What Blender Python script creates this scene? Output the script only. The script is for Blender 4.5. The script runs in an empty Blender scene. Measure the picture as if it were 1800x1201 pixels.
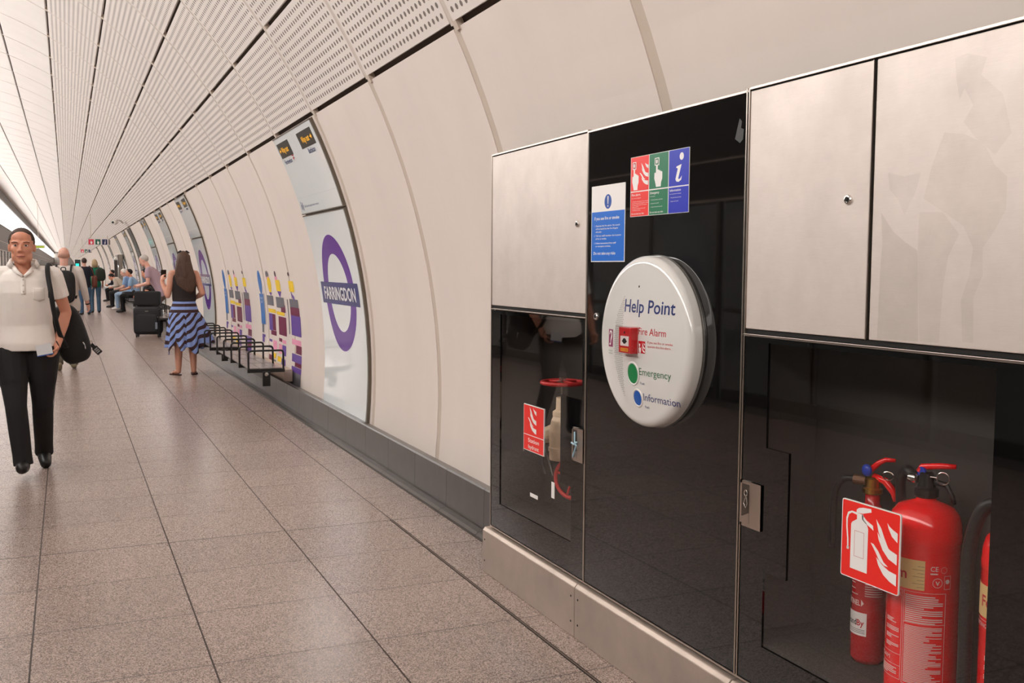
import bpy, bmesh, math, random
from mathutils import Vector, Matrix, Quaternion
random.seed(7)
PI = math.pi
SC = bpy.context.scene
COL = SC.collection

# ---------------------------------------------------------------- camera, world, exposure
cam_d = bpy.data.cameras.new('camera')
cam_d.sensor_fit = 'HORIZONTAL'; cam_d.sensor_width = 36.0; cam_d.lens = 35.0
cam_d.clip_start = 0.05; cam_d.clip_end = 600
cam = bpy.data.objects.new('camera', cam_d); COL.objects.link(cam)
_y, _p, _r = map(math.radians, (24.08, 4.2, 0.35))
_f = Vector((math.sin(_y)*math.cos(_p), math.cos(_y)*math.cos(_p), -math.sin(_p)))
_rt = Vector((math.cos(_y), -math.sin(_y), 0)); _up = _rt.cross(_f)
_R = _rt*math.cos(_r) + _up*math.sin(_r); _U = _up*math.cos(_r) - _rt*math.sin(_r)
m = Matrix.Identity(4)
for i in range(3):
    m[i][0] = _R[i]; m[i][1] = _U[i]; m[i][2] = -_f[i]
m.translation = Vector((0, 0, 1.5))
cam.matrix_world = m
SC.camera = cam
cam_d.dof.use_dof = False
SC.view_settings.view_transform = 'Standard'
SC.view_settings.look = 'None'
SC.view_settings.gamma = 1.0
SC.view_settings.use_curve_mapping = False
SC.view_settings.exposure = 0.17
W = bpy.data.worlds.new('world'); SC.world = W; W.use_nodes = True
W.node_tree.nodes['Background'].inputs[0].default_value = (0.9, 0.93, 1.0, 1)
W.node_tree.nodes['Background'].inputs[1].default_value = 0.05
BAND_EMIT = 7.0

# ---------------------------------------------------------------- materials
def lin(c):
    return tuple(((x/255.)/12.92 if x/255. <= .04045 else ((x/255.+.055)/1.055)**2.4) for x in c)
MATS = {}
def mat(name, rgb, rough=.5, metal=0., noise=0., nscale=20., bump=0., emit=None, estr=0., coat=0., spec=.5, stretch=None):
    if name in MATS: return MATS[name]
    M = bpy.data.materials.new(name); M.use_nodes = True
    nt = M.node_tree; b = nt.nodes['Principled BSDF']
    col = (*lin(rgb), 1)
    b.inputs['Base Color'].default_value = col
    b.inputs['Roughness'].default_value = rough
    b.inputs['Metallic'].default_value = metal
    b.inputs['Specular IOR Level'].default_value = spec
    if coat: b.inputs['Coat Weight'].default_value = coat; b.inputs['Coat Roughness'].default_value = .05
    if emit:
        b.inputs['Emission Color'].default_value = (*lin(emit), 1); b.inputs['Emission Strength'].default_value = estr
    if noise or bump:
        tc = nt.nodes.new('ShaderNodeTexCoord'); n = nt.nodes.new('ShaderNodeTexNoise')
        n.inputs['Scale'].default_value = nscale; n.inputs['Detail'].default_value = 5
        src = tc.outputs['Object']
        if stretch:
            mp = nt.nodes.new('ShaderNodeMapping'); mp.inputs['Scale'].default_value = stretch
            nt.links.new(src, mp.inputs[0]); src = mp.outputs[0]
        nt.links.new(src, n.inputs['Vector'])
        if noise:
            mr = nt.nodes.new('ShaderNodeMapRange'); mr.inputs[1].default_value = .3; mr.inputs[2].default_value = .7
            mr.inputs[3].default_value = 1-noise; mr.inputs[4].default_value = 1+noise
            nt.links.new(n.outputs['Fac'], mr.inputs[0])
            mx = nt.nodes.new('ShaderNodeVectorMath'); mx.operation = 'SCALE'; mx.inputs[0].default_value = col[:3]
            nt.links.new(mr.outputs[0], mx.inputs['Scale']); nt.links.new(mx.outputs[0], b.inputs['Base Color'])
        if bump:
            bp = nt.nodes.new('ShaderNodeBump'); bp.inputs['Strength'].default_value = bump; bp.inputs['Distance'].default_value = .01
            nt.links.new(n.outputs['Fac'], bp.inputs['Height']); nt.links.new(bp.outputs[0], b.inputs['Normal'])
    MATS[name] = M; return M

def node(nt, kind, **kw):
    n = nt.nodes.new(kind)
    for k, v in kw.items(): setattr(n, k, v)
    return n
def math_n(nt, op, a, b=None, c=None):
    n = nt.nodes.new('ShaderNodeMath'); n.operation = op
    for i, x in enumerate((a, b, c)):
        if x is None: continue
        if isinstance(x, (int, float)): n.inputs[i].default_value = x
        else: nt.links.new(x, n.inputs[i])
    return n.outputs[0]
def mixc(nt, fac, a, b):
    n = nt.nodes.new('ShaderNodeMix'); n.data_type = 'RGBA'
    for i, x in ((0, fac), (6, a), (7, b)):
        if isinstance(x, (int, float)): n.inputs[i].default_value = x
        elif isinstance(x, tuple): n.inputs[i].default_value = (*x[:3], 1)
        else: nt.links.new(x, n.inputs[i])
    return n.outputs[2]

def floor_material():
    M = bpy.data.materials.new('granite_tiles'); M.use_nodes = True; nt = M.node_tree; b = nt.nodes['Principled BSDF']
    tc = node(nt, 'ShaderNodeTexCoord'); sx = node(nt, 'ShaderNodeSeparateXYZ'); nt.links.new(tc.outputs['Object'], sx.inputs[0])
    X, Y = sx.outputs[0], sx.outputs[1]
    px, py = .631, .607
    fx = math_n(nt, 'DIVIDE', math_n(nt, 'ADD', X, .16+px*20), px); fy = math_n(nt, 'DIVIDE', math_n(nt, 'ADD', Y, -5.62+py*40), py)
    ix = math_n(nt, 'FLOOR', math_n(nt, 'ADD', fx, .5)); dx = math_n(nt, 'MULTIPLY', math_n(nt, 'ABSOLUTE', math_n(nt, 'SUBTRACT', fx, ix)), px)
    iy = math_n(nt, 'FLOOR', math_n(nt, 'ADD', fy, .5)); dy = math_n(nt, 'MULTIPLY', math_n(nt, 'ABSOLUTE', math_n(nt, 'SUBTRACT', fy, iy)), py)
    gx = math_n(nt, 'LESS_THAN', dx, .0034); gy = math_n(nt, 'LESS_THAN', dy, .0030)
    dexp = math_n(nt, 'LESS_THAN', math_n(nt, 'ABSOLUTE', math_n(nt, 'SUBTRACT', math_n(nt, 'ABSOLUTE', math_n(nt, 'SUBTRACT', Y, 11.69)), 6.07)), .005)
    g = math_n(nt, 'MAXIMUM', math_n(nt, 'MAXIMUM', gx, gy), dexp)
    # tile to tile variation
    cx = math_n(nt, 'FLOOR', fx); cy = math_n(nt, 'FLOOR', fy)
    cv = node(nt, 'ShaderNodeCombineXYZ'); nt.links.new(cx, cv.inputs[0]); nt.links.new(cy, cv.inputs[1])
    wn = node(nt, 'ShaderNodeTexWhiteNoise'); nt.links.new(cv.outputs[0], wn.inputs[0])
    n1 = node(nt, 'ShaderNodeTexVoronoi'); n1.inputs['Scale'].default_value = 280
    spk = node(nt, 'ShaderNodeSeparateColor'); nt.links.new(n1.outputs['Color'], spk.inputs[0])
    n2 = node(nt, 'ShaderNodeTexNoise'); n2.inputs['Scale'].default_value = 1.3; n2.inputs['Detail'].default_value = 4
    for n in (n1, n2): nt.links.new(tc.outputs['Object'], n.inputs['Vector'])
    r = node(nt, 'ShaderNodeValToRGB'); nt.links.new(spk.outputs[0], r.inputs[0])
    e = r.color_ramp.elements; e[0].position = .0; e[0].color = (*lin((88, 76, 70)), 1); e[1].position = 1.; e[1].color = (*lin((206, 184, 173)), 1)
    k = e.new(.5); k.color = (*lin((156, 135, 125)), 1)
    v = math_n(nt, 'ADD', math_n(nt, 'MULTIPLY', wn.outputs['Value'], .12), math_n(nt, 'MULTIPLY', n2.outputs['Fac'], .25))
    v = math_n(nt, 'ADD', v, .75)
    sc = node(nt, 'ShaderNodeVectorMath', operation='SCALE'); nt.links.new(r.outputs[0], sc.inputs[0]); nt.links.new(v, sc.inputs['Scale'])
    nt.links.new(mixc(nt, g, sc.outputs[0], lin((56, 45, 39))), b.inputs['Base Color'])
    rr = math_n(nt, 'ADD', math_n(nt, 'MULTIPLY', spk.outputs[0], .15), .20)
    nt.links.new(math_n(nt, 'ADD', rr, math_n(nt, 'MULTIPLY', g, .4)), b.inputs['Roughness'])
    bp = node(nt, 'ShaderNodeBump'); bp.inputs['Strength'].default_value = .25; bp.inputs['Distance'].default_value = .002
    nt.links.new(math_n(nt, 'SUBTRACT', math_n(nt, 'MULTIPLY', spk.outputs[0], .3), g), bp.inputs['Height']); nt.links.new(bp.outputs[0], b.inputs['Normal'])
    return M

def panel_material(name, rgb, holes):
    M = bpy.data.materials.new(name); M.use_nodes = True; nt = M.node_tree; b = nt.nodes['Principled BSDF']
    b.inputs['Roughness'].default_value = .55
    tc = node(nt, 'ShaderNodeTexCoord')
    n2 = node(nt, 'ShaderNodeTexNoise'); n2.inputs['Scale'].default_value = 1.6; n2.inputs['Detail'].default_value = 6; n2.inputs['Roughness'].default_value = .6
    mp = node(nt, 'ShaderNodeMapping'); mp.inputs['Scale'].default_value = (1.5, 1.5, .5)
    nt.links.new(tc.outputs['Object'], mp.inputs[0]); nt.links.new(mp.outputs[0], n2.inputs['Vector'])
    c = lin(rgb)
    base = mixc(nt, math_n(nt, 'MULTIPLY', n2.outputs['Fac'], .9), tuple(x*.9 for x in c), tuple(min(1, x*1.06) for x in c))
    if holes:
        sx = node(nt, 'ShaderNodeSeparateXYZ'); nt.links.new(tc.outputs['UV'], sx.inputs[0])
        u, v = sx.outputs[0], sx.outputs[1]
        pu, pv = .0605, .0565
        fu = math_n(nt, 'MULTIPLY', math_n(nt, 'SUBTRACT', math_n(nt, 'FRACT', math_n(nt, 'DIVIDE', math_n(nt, 'SUBTRACT', u, .018), pu)), .5), pu)
        fv = math_n(nt, 'MULTIPLY', math_n(nt, 'SUBTRACT', math_n(nt, 'FRACT', math_n(nt, 'DIVIDE', math_n(nt, 'SUBTRACT', v, .022), pv)), .5), pv)
        d = math_n(nt, 'SQRT', math_n(nt, 'ADD', math_n(nt, 'MULTIPLY', fu, fu), math_n(nt, 'MULTIPLY', fv, fv)))
        h = math_n(nt, 'LESS_THAN', d, .0150)
        inm = math_n(nt, 'MULTIPLY', math_n(nt, 'GREATER_THAN', u, .018), math_n(nt, 'LESS_THAN', u, 1.469))
        inm = math_n(nt, 'MULTIPLY', inm, math_n(nt, 'MULTIPLY', math_n(nt, 'GREATER_THAN', v, .022), math_n(nt, 'LESS_THAN', v, .643)))
        h = math_n(nt, 'MULTIPLY', h, inm)
        base = mixc(nt, h, base, lin((118, 104, 94)))
        bp = node(nt, 'ShaderNodeBump'); bp.inputs['Strength'].default_value = 1; bp.inputs['Distance'].default_value = .012
        nt.links.new(math_n(nt, 'MULTIPLY', h, -1), bp.inputs['Height']); nt.links.new(bp.outputs[0], b.inputs['Normal'])
    nt.links.new(base, b.inputs['Base Color'])
    return M

def glass_material(name, tint, ior=1.5):
    M = bpy.data.materials.new(name); M.use_nodes = True; nt = M.node_tree; nt.nodes.remove(nt.nodes['Principled BSDF'])
    out = nt.nodes['Material Output']
    t = node(nt, 'ShaderNodeBsdfTransparent'); t.inputs[0].default_value = (*tint, 1)
    g = node(nt, 'ShaderNodeBsdfGlossy'); g.inputs['Roughness'].default_value = .02; g.inputs[0].default_value = (1, 1, 1, 1)
    lw = node(nt, 'ShaderNodeLayerWeight'); r0 = ((ior-1)/(ior+1))**2
    fr_ = math_n(nt, 'ADD', math_n(nt, 'MULTIPLY', math_n(nt, 'POWER', lw.outputs['Facing'], 5.), 1-r0), r0)
    mx = node(nt, 'ShaderNodeMixShader'); nt.links.new(fr_, mx.inputs[0]); nt.links.new(t.outputs[0], mx.inputs[1]); nt.links.new(g.outputs[0], mx.inputs[2])
    nt.links.new(mx.outputs[0], out.inputs[0])
    return M

def steel_material(name, rgb, rough=.38, dirt=.1):
    M = bpy.data.materials.new(name); M.use_nodes = True; nt = M.node_tree; b = nt.nodes['Principled BSDF']
    b.inputs['Metallic'].default_value = .55
    tc = node(nt, 'ShaderNodeTexCoord')
    mp = node(nt, 'ShaderNodeMapping'); mp.inputs['Scale'].default_value = (1, 6, 160); nt.links.new(tc.outputs['Object'], mp.inputs[0])
    n = node(nt, 'ShaderNodeTexNoise'); n.inputs['Scale'].default_value = 5; n.inputs['Detail'].default_value = 3; nt.links.new(mp.outputs[0], n.inputs['Vector'])
    n2 = node(nt, 'ShaderNodeTexNoise'); n2.inputs['Scale'].default_value = 4.5; n2.inputs['Detail'].default_value = 8; n2.inputs['Roughness'].default_value = .62; nt.links.new(tc.outputs['Object'], n2.inputs['Vector'])
    mr = node(nt, 'ShaderNodeMapRange'); nt.links.new(n2.outputs['Fac'], mr.inputs[0]); mr.inputs[1].default_value = .35; mr.inputs[2].default_value = .68; mr.inputs[3].default_value = 1; mr.inputs[4].default_value = 1-dirt*1.6
    v = math_n(nt, 'MULTIPLY', mr.outputs[0], math_n(nt, 'ADD', math_n(nt, 'MULTIPLY', n.outputs['Fac'], .12), .94))
    sc = node(nt, 'ShaderNodeVectorMath', operation='SCALE'); sc.inputs[0].default_value = lin(rgb); nt.links.new(v, sc.inputs['Scale'])
    nt.links.new(sc.outputs[0], b.inputs['Base Color'])
    nt.links.new(math_n(nt, 'ADD', math_n(nt, 'MULTIPLY', n2.outputs['Fac'], .2), rough-.1), b.inputs['Roughness'])
    return M

M_floor = floor_material()
M_wall = panel_material('cladding_beige', (230, 217, 208), False)
M_ceil = panel_material('ceiling_panel_plain', (234, 226, 221), False)
M_perf = panel_material('ceiling_panel_perforated', (230, 220, 213), True)
M_gap = mat('shadow_gap', (80, 66, 57), .8)
M_joint = mat('joint_strip', (202, 186, 170), .6)
M_kerb = mat('kerb_granite', (66, 59, 55), .28, noise=.18, nscale=9)
M_steel = steel_material('brushed_steel', (222, 210, 202), .5, .07)
M_steel2 = steel_material('plinth_steel', (190, 174, 162), .42, .12)
M_trim = mat('steel_edge', (200, 188, 178), .28, 1.0)
M_black = mat('black_glass', (9, 9, 9), .03)
M_black.node_tree.nodes['Principled BSDF'].inputs['IOR'].default_value = 1.75
M_glass = glass_material('tinted_glass', (.95, .94, .93), 1.75)
M_clear = glass_material('clear_glass', (.80, .82, .82))
M_dark = mat('cabinet_interior', (58, 52, 48), .7)
M_darkgap = mat('dark_seam', (14, 11, 9), .8)
M_white = mat('white_gloss', (216, 213, 208), .07, coat=.5)
M_signw = mat('sign_white_glass', (242, 246, 246), .07, coat=.3)
M_red = mat('sign_red', (238, 44, 36), .35)
M_blue = mat('sign_blue', (0, 104, 206), .35)
M_dblue = mat('sign_deep_blue', (10, 36, 178), .35)
M_green = mat('sign_green', (0, 112, 74), .35)
M_decal = mat('decal_white', (236, 232, 228), .4)
M_navy = mat('lettering_navy', (24, 42, 104), .4)
M_purple = mat('roundel_purple', (100, 48, 156), .14)
M_bar = mat('roundel_bar_blue', (44, 52, 122), .14)
M_redl = mat('lettering_red', (190, 24, 34), .4)
M_greenl = mat('lettering_green', (10, 96, 52), .4)
M_extred = mat('extinguisher_red', (244, 22, 26), .18, coat=.5)
M_rubber = mat('black_rubber', (22, 22, 22), .45)
M_blackp = mat('black_paint', (20, 19, 19), .35)
M_chrome = mat('chrome', (215, 210, 205), .18, 1.0)
M_brass = mat('brass', (236, 186, 84), .28, 1.0)

# ---------------------------------------------------------------- mesh building
def tagp(o, label=None, cat=None, group=None, kind=None):
    if label: o['label'] = label
    if cat: o['category'] = cat
    if group: o['group'] = group
    if kind: o['kind'] = kind
    return o
def empty(name, loc=(0, 0, 0), rz=0., label=None, cat=None, group=None):
    o = bpy.data.objects.new(name, None); COL.objects.link(o); o.location = loc; o.rotation_euler = (0, 0, rz); o.empty_display_size = .1
    return tagp(o, label, cat, group)
def copy_tree(o, parent=None):
    c = o.copy(); COL.objects.link(c)
    if parent: c.parent = parent
    for ch in list(o.children): copy_tree(ch, c)
    return c

class MB:
    def __init__(s): s.v = []; s.f = []; s.uv = None
    def add(s, vs, fs):
        o = len(s.v); s.v += [tuple(v) for v in vs]; s.f += [tuple(i+o for i in f) for f in fs]; return s
    def box(s, x0, x1, y0, y1, z0, z1, M=None):
        vs = [Vector((x, y, z)) for x in (x0, x1) for y in (y0, y1) for z in (z0, z1)]
        if M: vs = [M @ v for v in vs]
        return s.add(vs, [(0, 1, 3, 2), (4, 6, 7, 5), (0, 4, 5, 1), (2, 3, 7, 6), (0, 2, 6, 4), (1, 5, 7, 3)])
    def tube(s, pts, r, n=12, cap=True, close=False):
        pts = [Vector(p) for p in pts]; N = len(pts); rs = r if isinstance(r, (list, tuple)) else [r]*N
        rings = []; prev = None
        for i, p in enumerate(pts):
            if close: t = pts[(i+1) % N]-pts[i-1]
            elif i == 0: t = pts[1]-p
            elif i == N-1: t = p-pts[-2]
            else: t = (pts[i+1]-p).normalized()+(p-pts[i-1]).normalized()
            t = t.normalized() if t.length > 1e-9 else Vector((0, 0, 1))
            if prev is None:
                a = Vector((0, 0, 1)) if abs(t.z) < .9 else Vector((1, 0, 0))
                u = t.cross(a).normalized()
            else:
                u = (prev-t*prev.dot(t)).normalized()
            prev = u; w = t.cross(u)
            rings.append([p+(u*math.cos(2*PI*k/n)+w*math.sin(2*PI*k/n))*rs[i] for k in range(n)])
        o = len(s.v)
        for rg in rings: s.v += [tuple(q) for q in rg]
        L = N if close else N-1
        for i in range(L):
            for k in range(n):
                a = o+i*n+k; b2 = o+i*n+(k+1) % n; j = ((i+1) % N)*n+o
                s.f.append((a, b2, j+(k+1) % n, j+k))
        if cap and not close:
            s.f.append(tuple(o+k for k in reversed(range(n)))); s.f.append(tuple(o+(N-1)*n+k for k in range(n)))
        return s
    def lathe(s, prof, n=32, M=None, cap=True):
        """prof: list of (r, z) about local Z."""
        o = len(s.v)
        for r, z in prof:
            for k in range(n):
                v = Vector((r*math.cos(2*PI*k/n), r*math.sin(2*PI*k/n), z))
                s.v.append(tuple(M @ v if M else v))
        for i in range(len(prof)-1):
            for k in range(n):
                s.f.append((o+i*n+k, o+i*n+(k+1) % n, o+(i+1)*n+(k+1) % n, o+(i+1)*n+k))
        if cap:
            s.f.append(tuple(o+k for k in reversed(range(n)))); s.f.append(tuple(o+(len(prof)-1)*n+k for k in range(n)))
        return s
    def ell(s, c, r, M=None, n=16, m2=10):
        prof = []
        c = Vector(c); vs = []; o = len(s.v)
        for i in range(1, m2):
            a = -PI/2+PI*i/m2
            for k in range(n):
                v = Vector((r[0]*math.cos(a)*math.cos(2*PI*k/n), r[1]*math.cos(a)*math.sin(2*PI*k/n), r[2]*math.sin(a)))
                vs.append(v)
        vs.append(Vector((0, 0, -r[2]))); vs.append(Vector((0, 0, r[2])))
        if M: vs = [M @ (v+c) for v in vs]
        else: vs = [v+c for v in vs]
        s.v += [tuple(v) for v in vs]; R = m2-1
        for i in range(R-1):
            for k in range(n): s.f.append((o+i*n+k, o+i*n+(k+1) % n, o+(i+1)*n+(k+1) % n, o+(i+1)*n+k))
        B = o+R*n
        for k in range(n):
            s.f.append((B, o+(k+1) % n, o+k)); s.f.append((B+1, o+(R-1)*n+k, o+(R-1)*n+(k+1) % n))
        return s
    def cap(s, a, ra, b, rb, n=12):
        a = Vector(a); b = Vector(b); d = (b-a); L = d.length; d = d/L if L > 1e-6 else Vector((0, 0, 1))
        pts = []; rs = []
        for t in (-1, -.85, -.5, 0): pts.append(a+d*ra*t); rs.append(max(.0005, ra*math.sqrt(max(0, 1-t*t))))
        for t in (0, .5, .85, 1): pts.append(b+d*rb*t); rs.append(max(.0005, rb*math.sqrt(max(0, 1-t*t))))
        return s.tube(pts, rs, n)
    def loft(s, secs, n=20):
        """secs: (center, axis_u, axis_v, a, b) closed ellipses."""
        o = len(s.v)
        for c, u, v, a, b in secs:
            for k in range(n):
                t = 2*PI*k/n; s.v.append(tuple(Vector(c)+Vector(u)*a*math.cos(t)+Vector(v)*b*math.sin(t)))
        for i in range(len(secs)-1):
            for k in range(n): s.f.append((o+i*n+k, o+i*n+(k+1) % n, o+(i+1)*n+(k+1) % n, o+(i+1)*n+k))
        s.f.append(tuple(o+k for k in reversed(range(n)))); s.f.append(tuple(o+(len(secs)-1)*n+k for k in range(n)))
        return s
    def poly(s, pts, mp):
        return s.add([mp(*p) for p in pts], [tuple(range(len(pts)))])
    def prism(s, pts, mp, h):
        """extruded polygon; mp(u, v, off)."""
        n = len(pts)
        vs = [mp(u, v, 0) for u, v in pts]+[mp(u, v, h) for u, v in pts]
        return s.add(vs, [tuple(reversed(range(n))), tuple(range(n, 2*n))]+[(i, (i+1) % n, n+(i+1) % n, n+i) for i in range(n)])
    def build(s, name, material, parent=None, smooth=False, bevel=0., fixn=True, mods=None):
        me = bpy.data.meshes.new(name); me.from_pydata([tuple(v) for v in s.v], [], s.f); me.update()
        if fixn:
            bm = bmesh.new(); bm.from_mesh(me); bmesh.ops.recalc_face_normals(bm, faces=bm.faces); bm.to_mesh(me); bm.free()
        if s.uv:
            uvl = me.uv_layers.new(name='UVMap')
            for p in me.polygons:
                for li in p.loop_indices: uvl.data[li].uv = s.uv[me.loops[li].vertex_index]
        me.materials.append(material)
        if smooth:
            for p in me.polygons: p.use_smooth = True
        o = bpy.data.objects.new(name, me); COL.objects.link(o)
        if parent is not None: o.parent = parent
        if bevel:
            b = o.modifiers.new('bevel', 'BEVEL'); b.width = bevel; b.segments = 2; b.limit_method = 'ANGLE'; b.angle_limit = .6
        return o

def text2d(txt, bold=0.):
    cu = bpy.data.curves.new('t', 'FONT'); cu.body = txt; cu.size = 1; cu.offset = bold; cu.resolution_u = 3; cu.fill_mode = 'FRONT'
    o = bpy.data.objects.new('t', cu); COL.objects.link(o)
    bpy.context.view_layer.update()
    me = bpy.data.meshes.new_from_object(o.evaluated_get(bpy.context.evaluated_depsgraph_get()))
    vs = [(v.co.x, v.co.y) for v in me.vertices]; fs = [tuple(p.vertices) for p in me.polygons]
    bpy.data.objects.remove(o); bpy.data.curves.remove(cu); bpy.data.meshes.remove(me)
    return vs, fs
_TC = {}
def put_text(mb, txt, u0, v0, w, h, mp, bold=0., caph=True):
    """lettering whose ink starts at u0, baseline v0, ink width w (None = natural for h), cap height h"""
    key = (txt, bold)
    if key not in _TC: _TC[key] = text2d(txt, bold)
    vs, fs = _TC[key]
    if not vs: return mb
    xs = [v[0] for v in vs]; x0, x1 = min(xs), max(xs)
    sy = h/.73; sx = (w/(x1-x0)) if w else sy
    return mb.add([mp(u0+(x-x0)*sx, v0+y*sy) for x, y in vs], fs)

def plane_map(O, U, V, N, off=0.):
    O, U, V, N = map(Vector, (O, U, V, N))
    return lambda u, v, h=0.: O+U*u+V*v+N*(off+h)
WCX, WCZ, WR = -2.304, .653, 4.566
def wm(y, s, off=0.):
    a = s/WR; r = WR-off
    return Vector((WCX+r*math.cos(a), y, WCZ+r*math.sin(a)))
def wall_map(y0, off=0.):
    """u to the right as seen from the platform (towards -Y), v = arc height"""
    return lambda u, v, h=0.: wm(y0-u, v, off+h)
def circ(cu, cv, r, n=40, ry=None):
    return [(cu+r*math.cos(2*PI*k/n), cv+(ry or r)*math.sin(2*PI*k/n)) for k in range(n)]
def rect(u0, u1, v0, v1): return [(u0, v0), (u1, v0), (u1, v1), (u0, v1)]
def gridrect(mb, u0, u1, v0, v1, mp, nu=1, nv=1):
    vs = [mp(u0+(u1-u0)*i/nu, v0+(v1-v0)*j/nv) for i in range(nu+1) for j in range(nv+1)]
    fs = [(i*(nv+1)+j, (i+1)*(nv+1)+j, (i+1)*(nv+1)+j+1, i*(nv+1)+j+1) for i in range(nu) for j in range(nv)]
    return mb.add(vs, fs)
def slab(mb, u0, u1, v0, v1, mp, h, nv=1):
    """thin curved box between offsets 0 and h of a 3-argument map"""
    pts = [(u0, v0+(v1-v0)*j/nv) for j in range(nv+1)]; q = [(u1, v0+(v1-v0)*j/nv) for j in range(nv+1)]
    vs = [mp(u, v, 0) for u, v in pts+q]+[mp(u, v, h) for u, v in pts+q]; n = nv+1; f = []
    for j in range(nv):
        f += [(j, n+j, n+j+1, j+1), (2*n+j, 2*n+j+1, 3*n+j+1, 3*n+j), (j, j+1, 2*n+j+1, 2*n+j), (n+j, 3*n+j, 3*n+j+1, n+j+1)]
    f += [(0, 2*n, 3*n, n), (nv, n+nv, 3*n+nv, 2*n+nv)]
    return mb.add(vs, f)
# ================================================================ THE SETTING
YB, YE = -9.0, 300.0
J0, JP = 6.24, 1.541
joints = [J0+JP*k for k in range(-10, 191)]

fl = MB(); fl.box(-3.05, 2.3, YB, YE, -.12, 0)
tagp(fl.build('floor', M_floor), kind='structure')
# yellow/grey platform edge strip under the screen doors
pe = MB(); pe.box(-3.07, -2.75, YB, YE, .0005, .006)
tagp(pe.build('trim_1', mat('edge_strip_grey', (96, 90, 86), .5)), kind='structure')

# ceiling panels -------------------------------------------------
A0, DA = 26.6, 8.8
def arc_panels(k0, k1, name, material):
    mb = MB(); mb.uv = []
    R = 4.555; g = math.degrees(.017/R)
    for k in range(k0, k1):
        a0 = A0+DA*k+g; a1 = A0+DA*(k+1)-g; n = 4
        for j in range(len(joints)-1):
            ya, yb = joints[j]+.027, joints[j+1]-.027
            o = len(mb.v)
            for i in range(n+1):
                a = math.radians(a0+(a1-a0)*i/n); s = R*(a-math.radians(a0))
                for y, u in ((ya, 0.), (yb, yb-ya)):
                    mb.v.append((WCX+R*math.cos(a), y, WCZ+R*math.sin(a))); mb.uv.append((u, s))
            # returned edges
            for i in range(n+1):
                a = math.radians(a0+(a1-a0)*i/n)
                for y in (ya, yb):
                    mb.v.append((WCX+(R+.03)*math.cos(a), y, WCZ+(R+.03)*math.sin(a))); mb.uv.append((-1., -1.))
            for i in range(n):
                b = o+2*i; mb.f.append((b, b+1, b+3, b+2)); c = o+2*(n+1)+2*i
                mb.f.append((b, b+2, c+2, c)); mb.f.append((b+1, c+1, c+3, b+3))
            c = o+2*(n+1); mb.f.append((o, c, c+1, o+1)); mb.f.append((o+2*n, o+2*n+1, c+2*n+1, c+2*n))
    return mb.build(name, material, smooth=False, fixn=False)
tagp(arc_panels(0, 4, 'ceiling', M_perf), kind='structure')
tagp(arc_panels(4, 8, 'ceiling', M_ceil), kind='structure')
# joint strips running round the vault and dark slots running along it
js = MB()
for y in joints:
    for i in range(36):
        a0 = math.radians(A0+(97-A0)*i/36); a1 = math.radians(A0+(97-A0)*(i+1)/36); R = 4.560
        js.add([(WCX+R*math.cos(a0), y-.03, WCZ+R*math.sin(a0)), (WCX+R*math.cos(a0), y+.03, WCZ+R*math.sin(a0)),
                (WCX+R*math.cos(a1), y+.03, WCZ+R*math.sin(a1)), (WCX+R*math.cos(a1), y-.03, WCZ+R*math.sin(a1))], [(0, 1, 2, 3)])
tagp(js.build('trim_2', mat('ceiling_joint', (206, 194, 184), .6), fixn=False), kind='structure')
bk = MB()
R = 4.60
for i in range(40):
    a0 = math.radians(-8+(108+8)*i/40); a1 = math.radians(-8+(108+8)*(i+1)/40)
    bk.add([(WCX+R*math.cos(a0), YB, WCZ+R*math.sin(a0)), (WCX+R*math.cos(a0), YE, WCZ+R*math.sin(a0)),
            (WCX+R*math.cos(a1), YE, WCZ+R*math.sin(a1)), (WCX+R*math.cos(a1), YB, WCZ+R*math.sin(a1))], [(0, 1, 2, 3)])
tagp(bk.build('trim_3', M_gap, fixn=False), kind='structure')
# small brackets in the long slots
br = MB()
for k in range(0, 5):
    a = math.radians(A0+DA*k)
    for y in joints[6:40]:
        M = Matrix.Translation((WCX+4.575*math.cos(a), y-.03, WCZ+4.575*math.sin(a))) @ Matrix.Rotation(-a, 4, 'Y')
        br.box(-.02, .02, -.025, .025, -.03, .03, M)
tagp(br.build('trim_4', M_joint), kind='structure')

# wall cladding ---------------------------------------------------
SB, ST = -.437, 2.104
wl = MB()
for j in range(len(joints)-1):
    slab(wl, -(joints[j]+.034), -(joints[j+1]-.034), SB, ST, wall_map(0, -.02), .02, 14)
wo = wl.build('wall_right', M_wall, smooth=False); tagp(wo, kind='structure')
jw = MB()
for y in joints:
    slab(jw, -y-.037, -y+.037, SB, ST, wall_map(0, -.018), .014, 14)
tagp(jw.build('trim_5', M_joint), kind='structure')

# kerb with a cove foot -------------------------------------------
def kerb_section(mb, y0, y1):
    prof = [(2.045, 0), (2.050, .014), (2.066, .026), (2.088, .030), (2.10, .034), (2.104, .262), (2.112, .272), (2.222, .233), (2.225, .2), (2.225, 0)]
    n = len(prof)
    vs = [(x, y0, z) for x, z in prof]+[(x, y1, z) for x, z in prof]
    mb.add(vs, [tuple(range(n)), tuple(reversed(range(n, 2*n)))]+[(i, n+i, n+(i+1) % n, (i+1) % n) for i in range(n)])
kb = MB(); y = 4.47
while y < YE:
    kerb_section(kb, y, min(y+.607-.003, YE)); y += .607
tagp(kb.build('baseboard_right', M_kerb), kind='structure')

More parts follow.
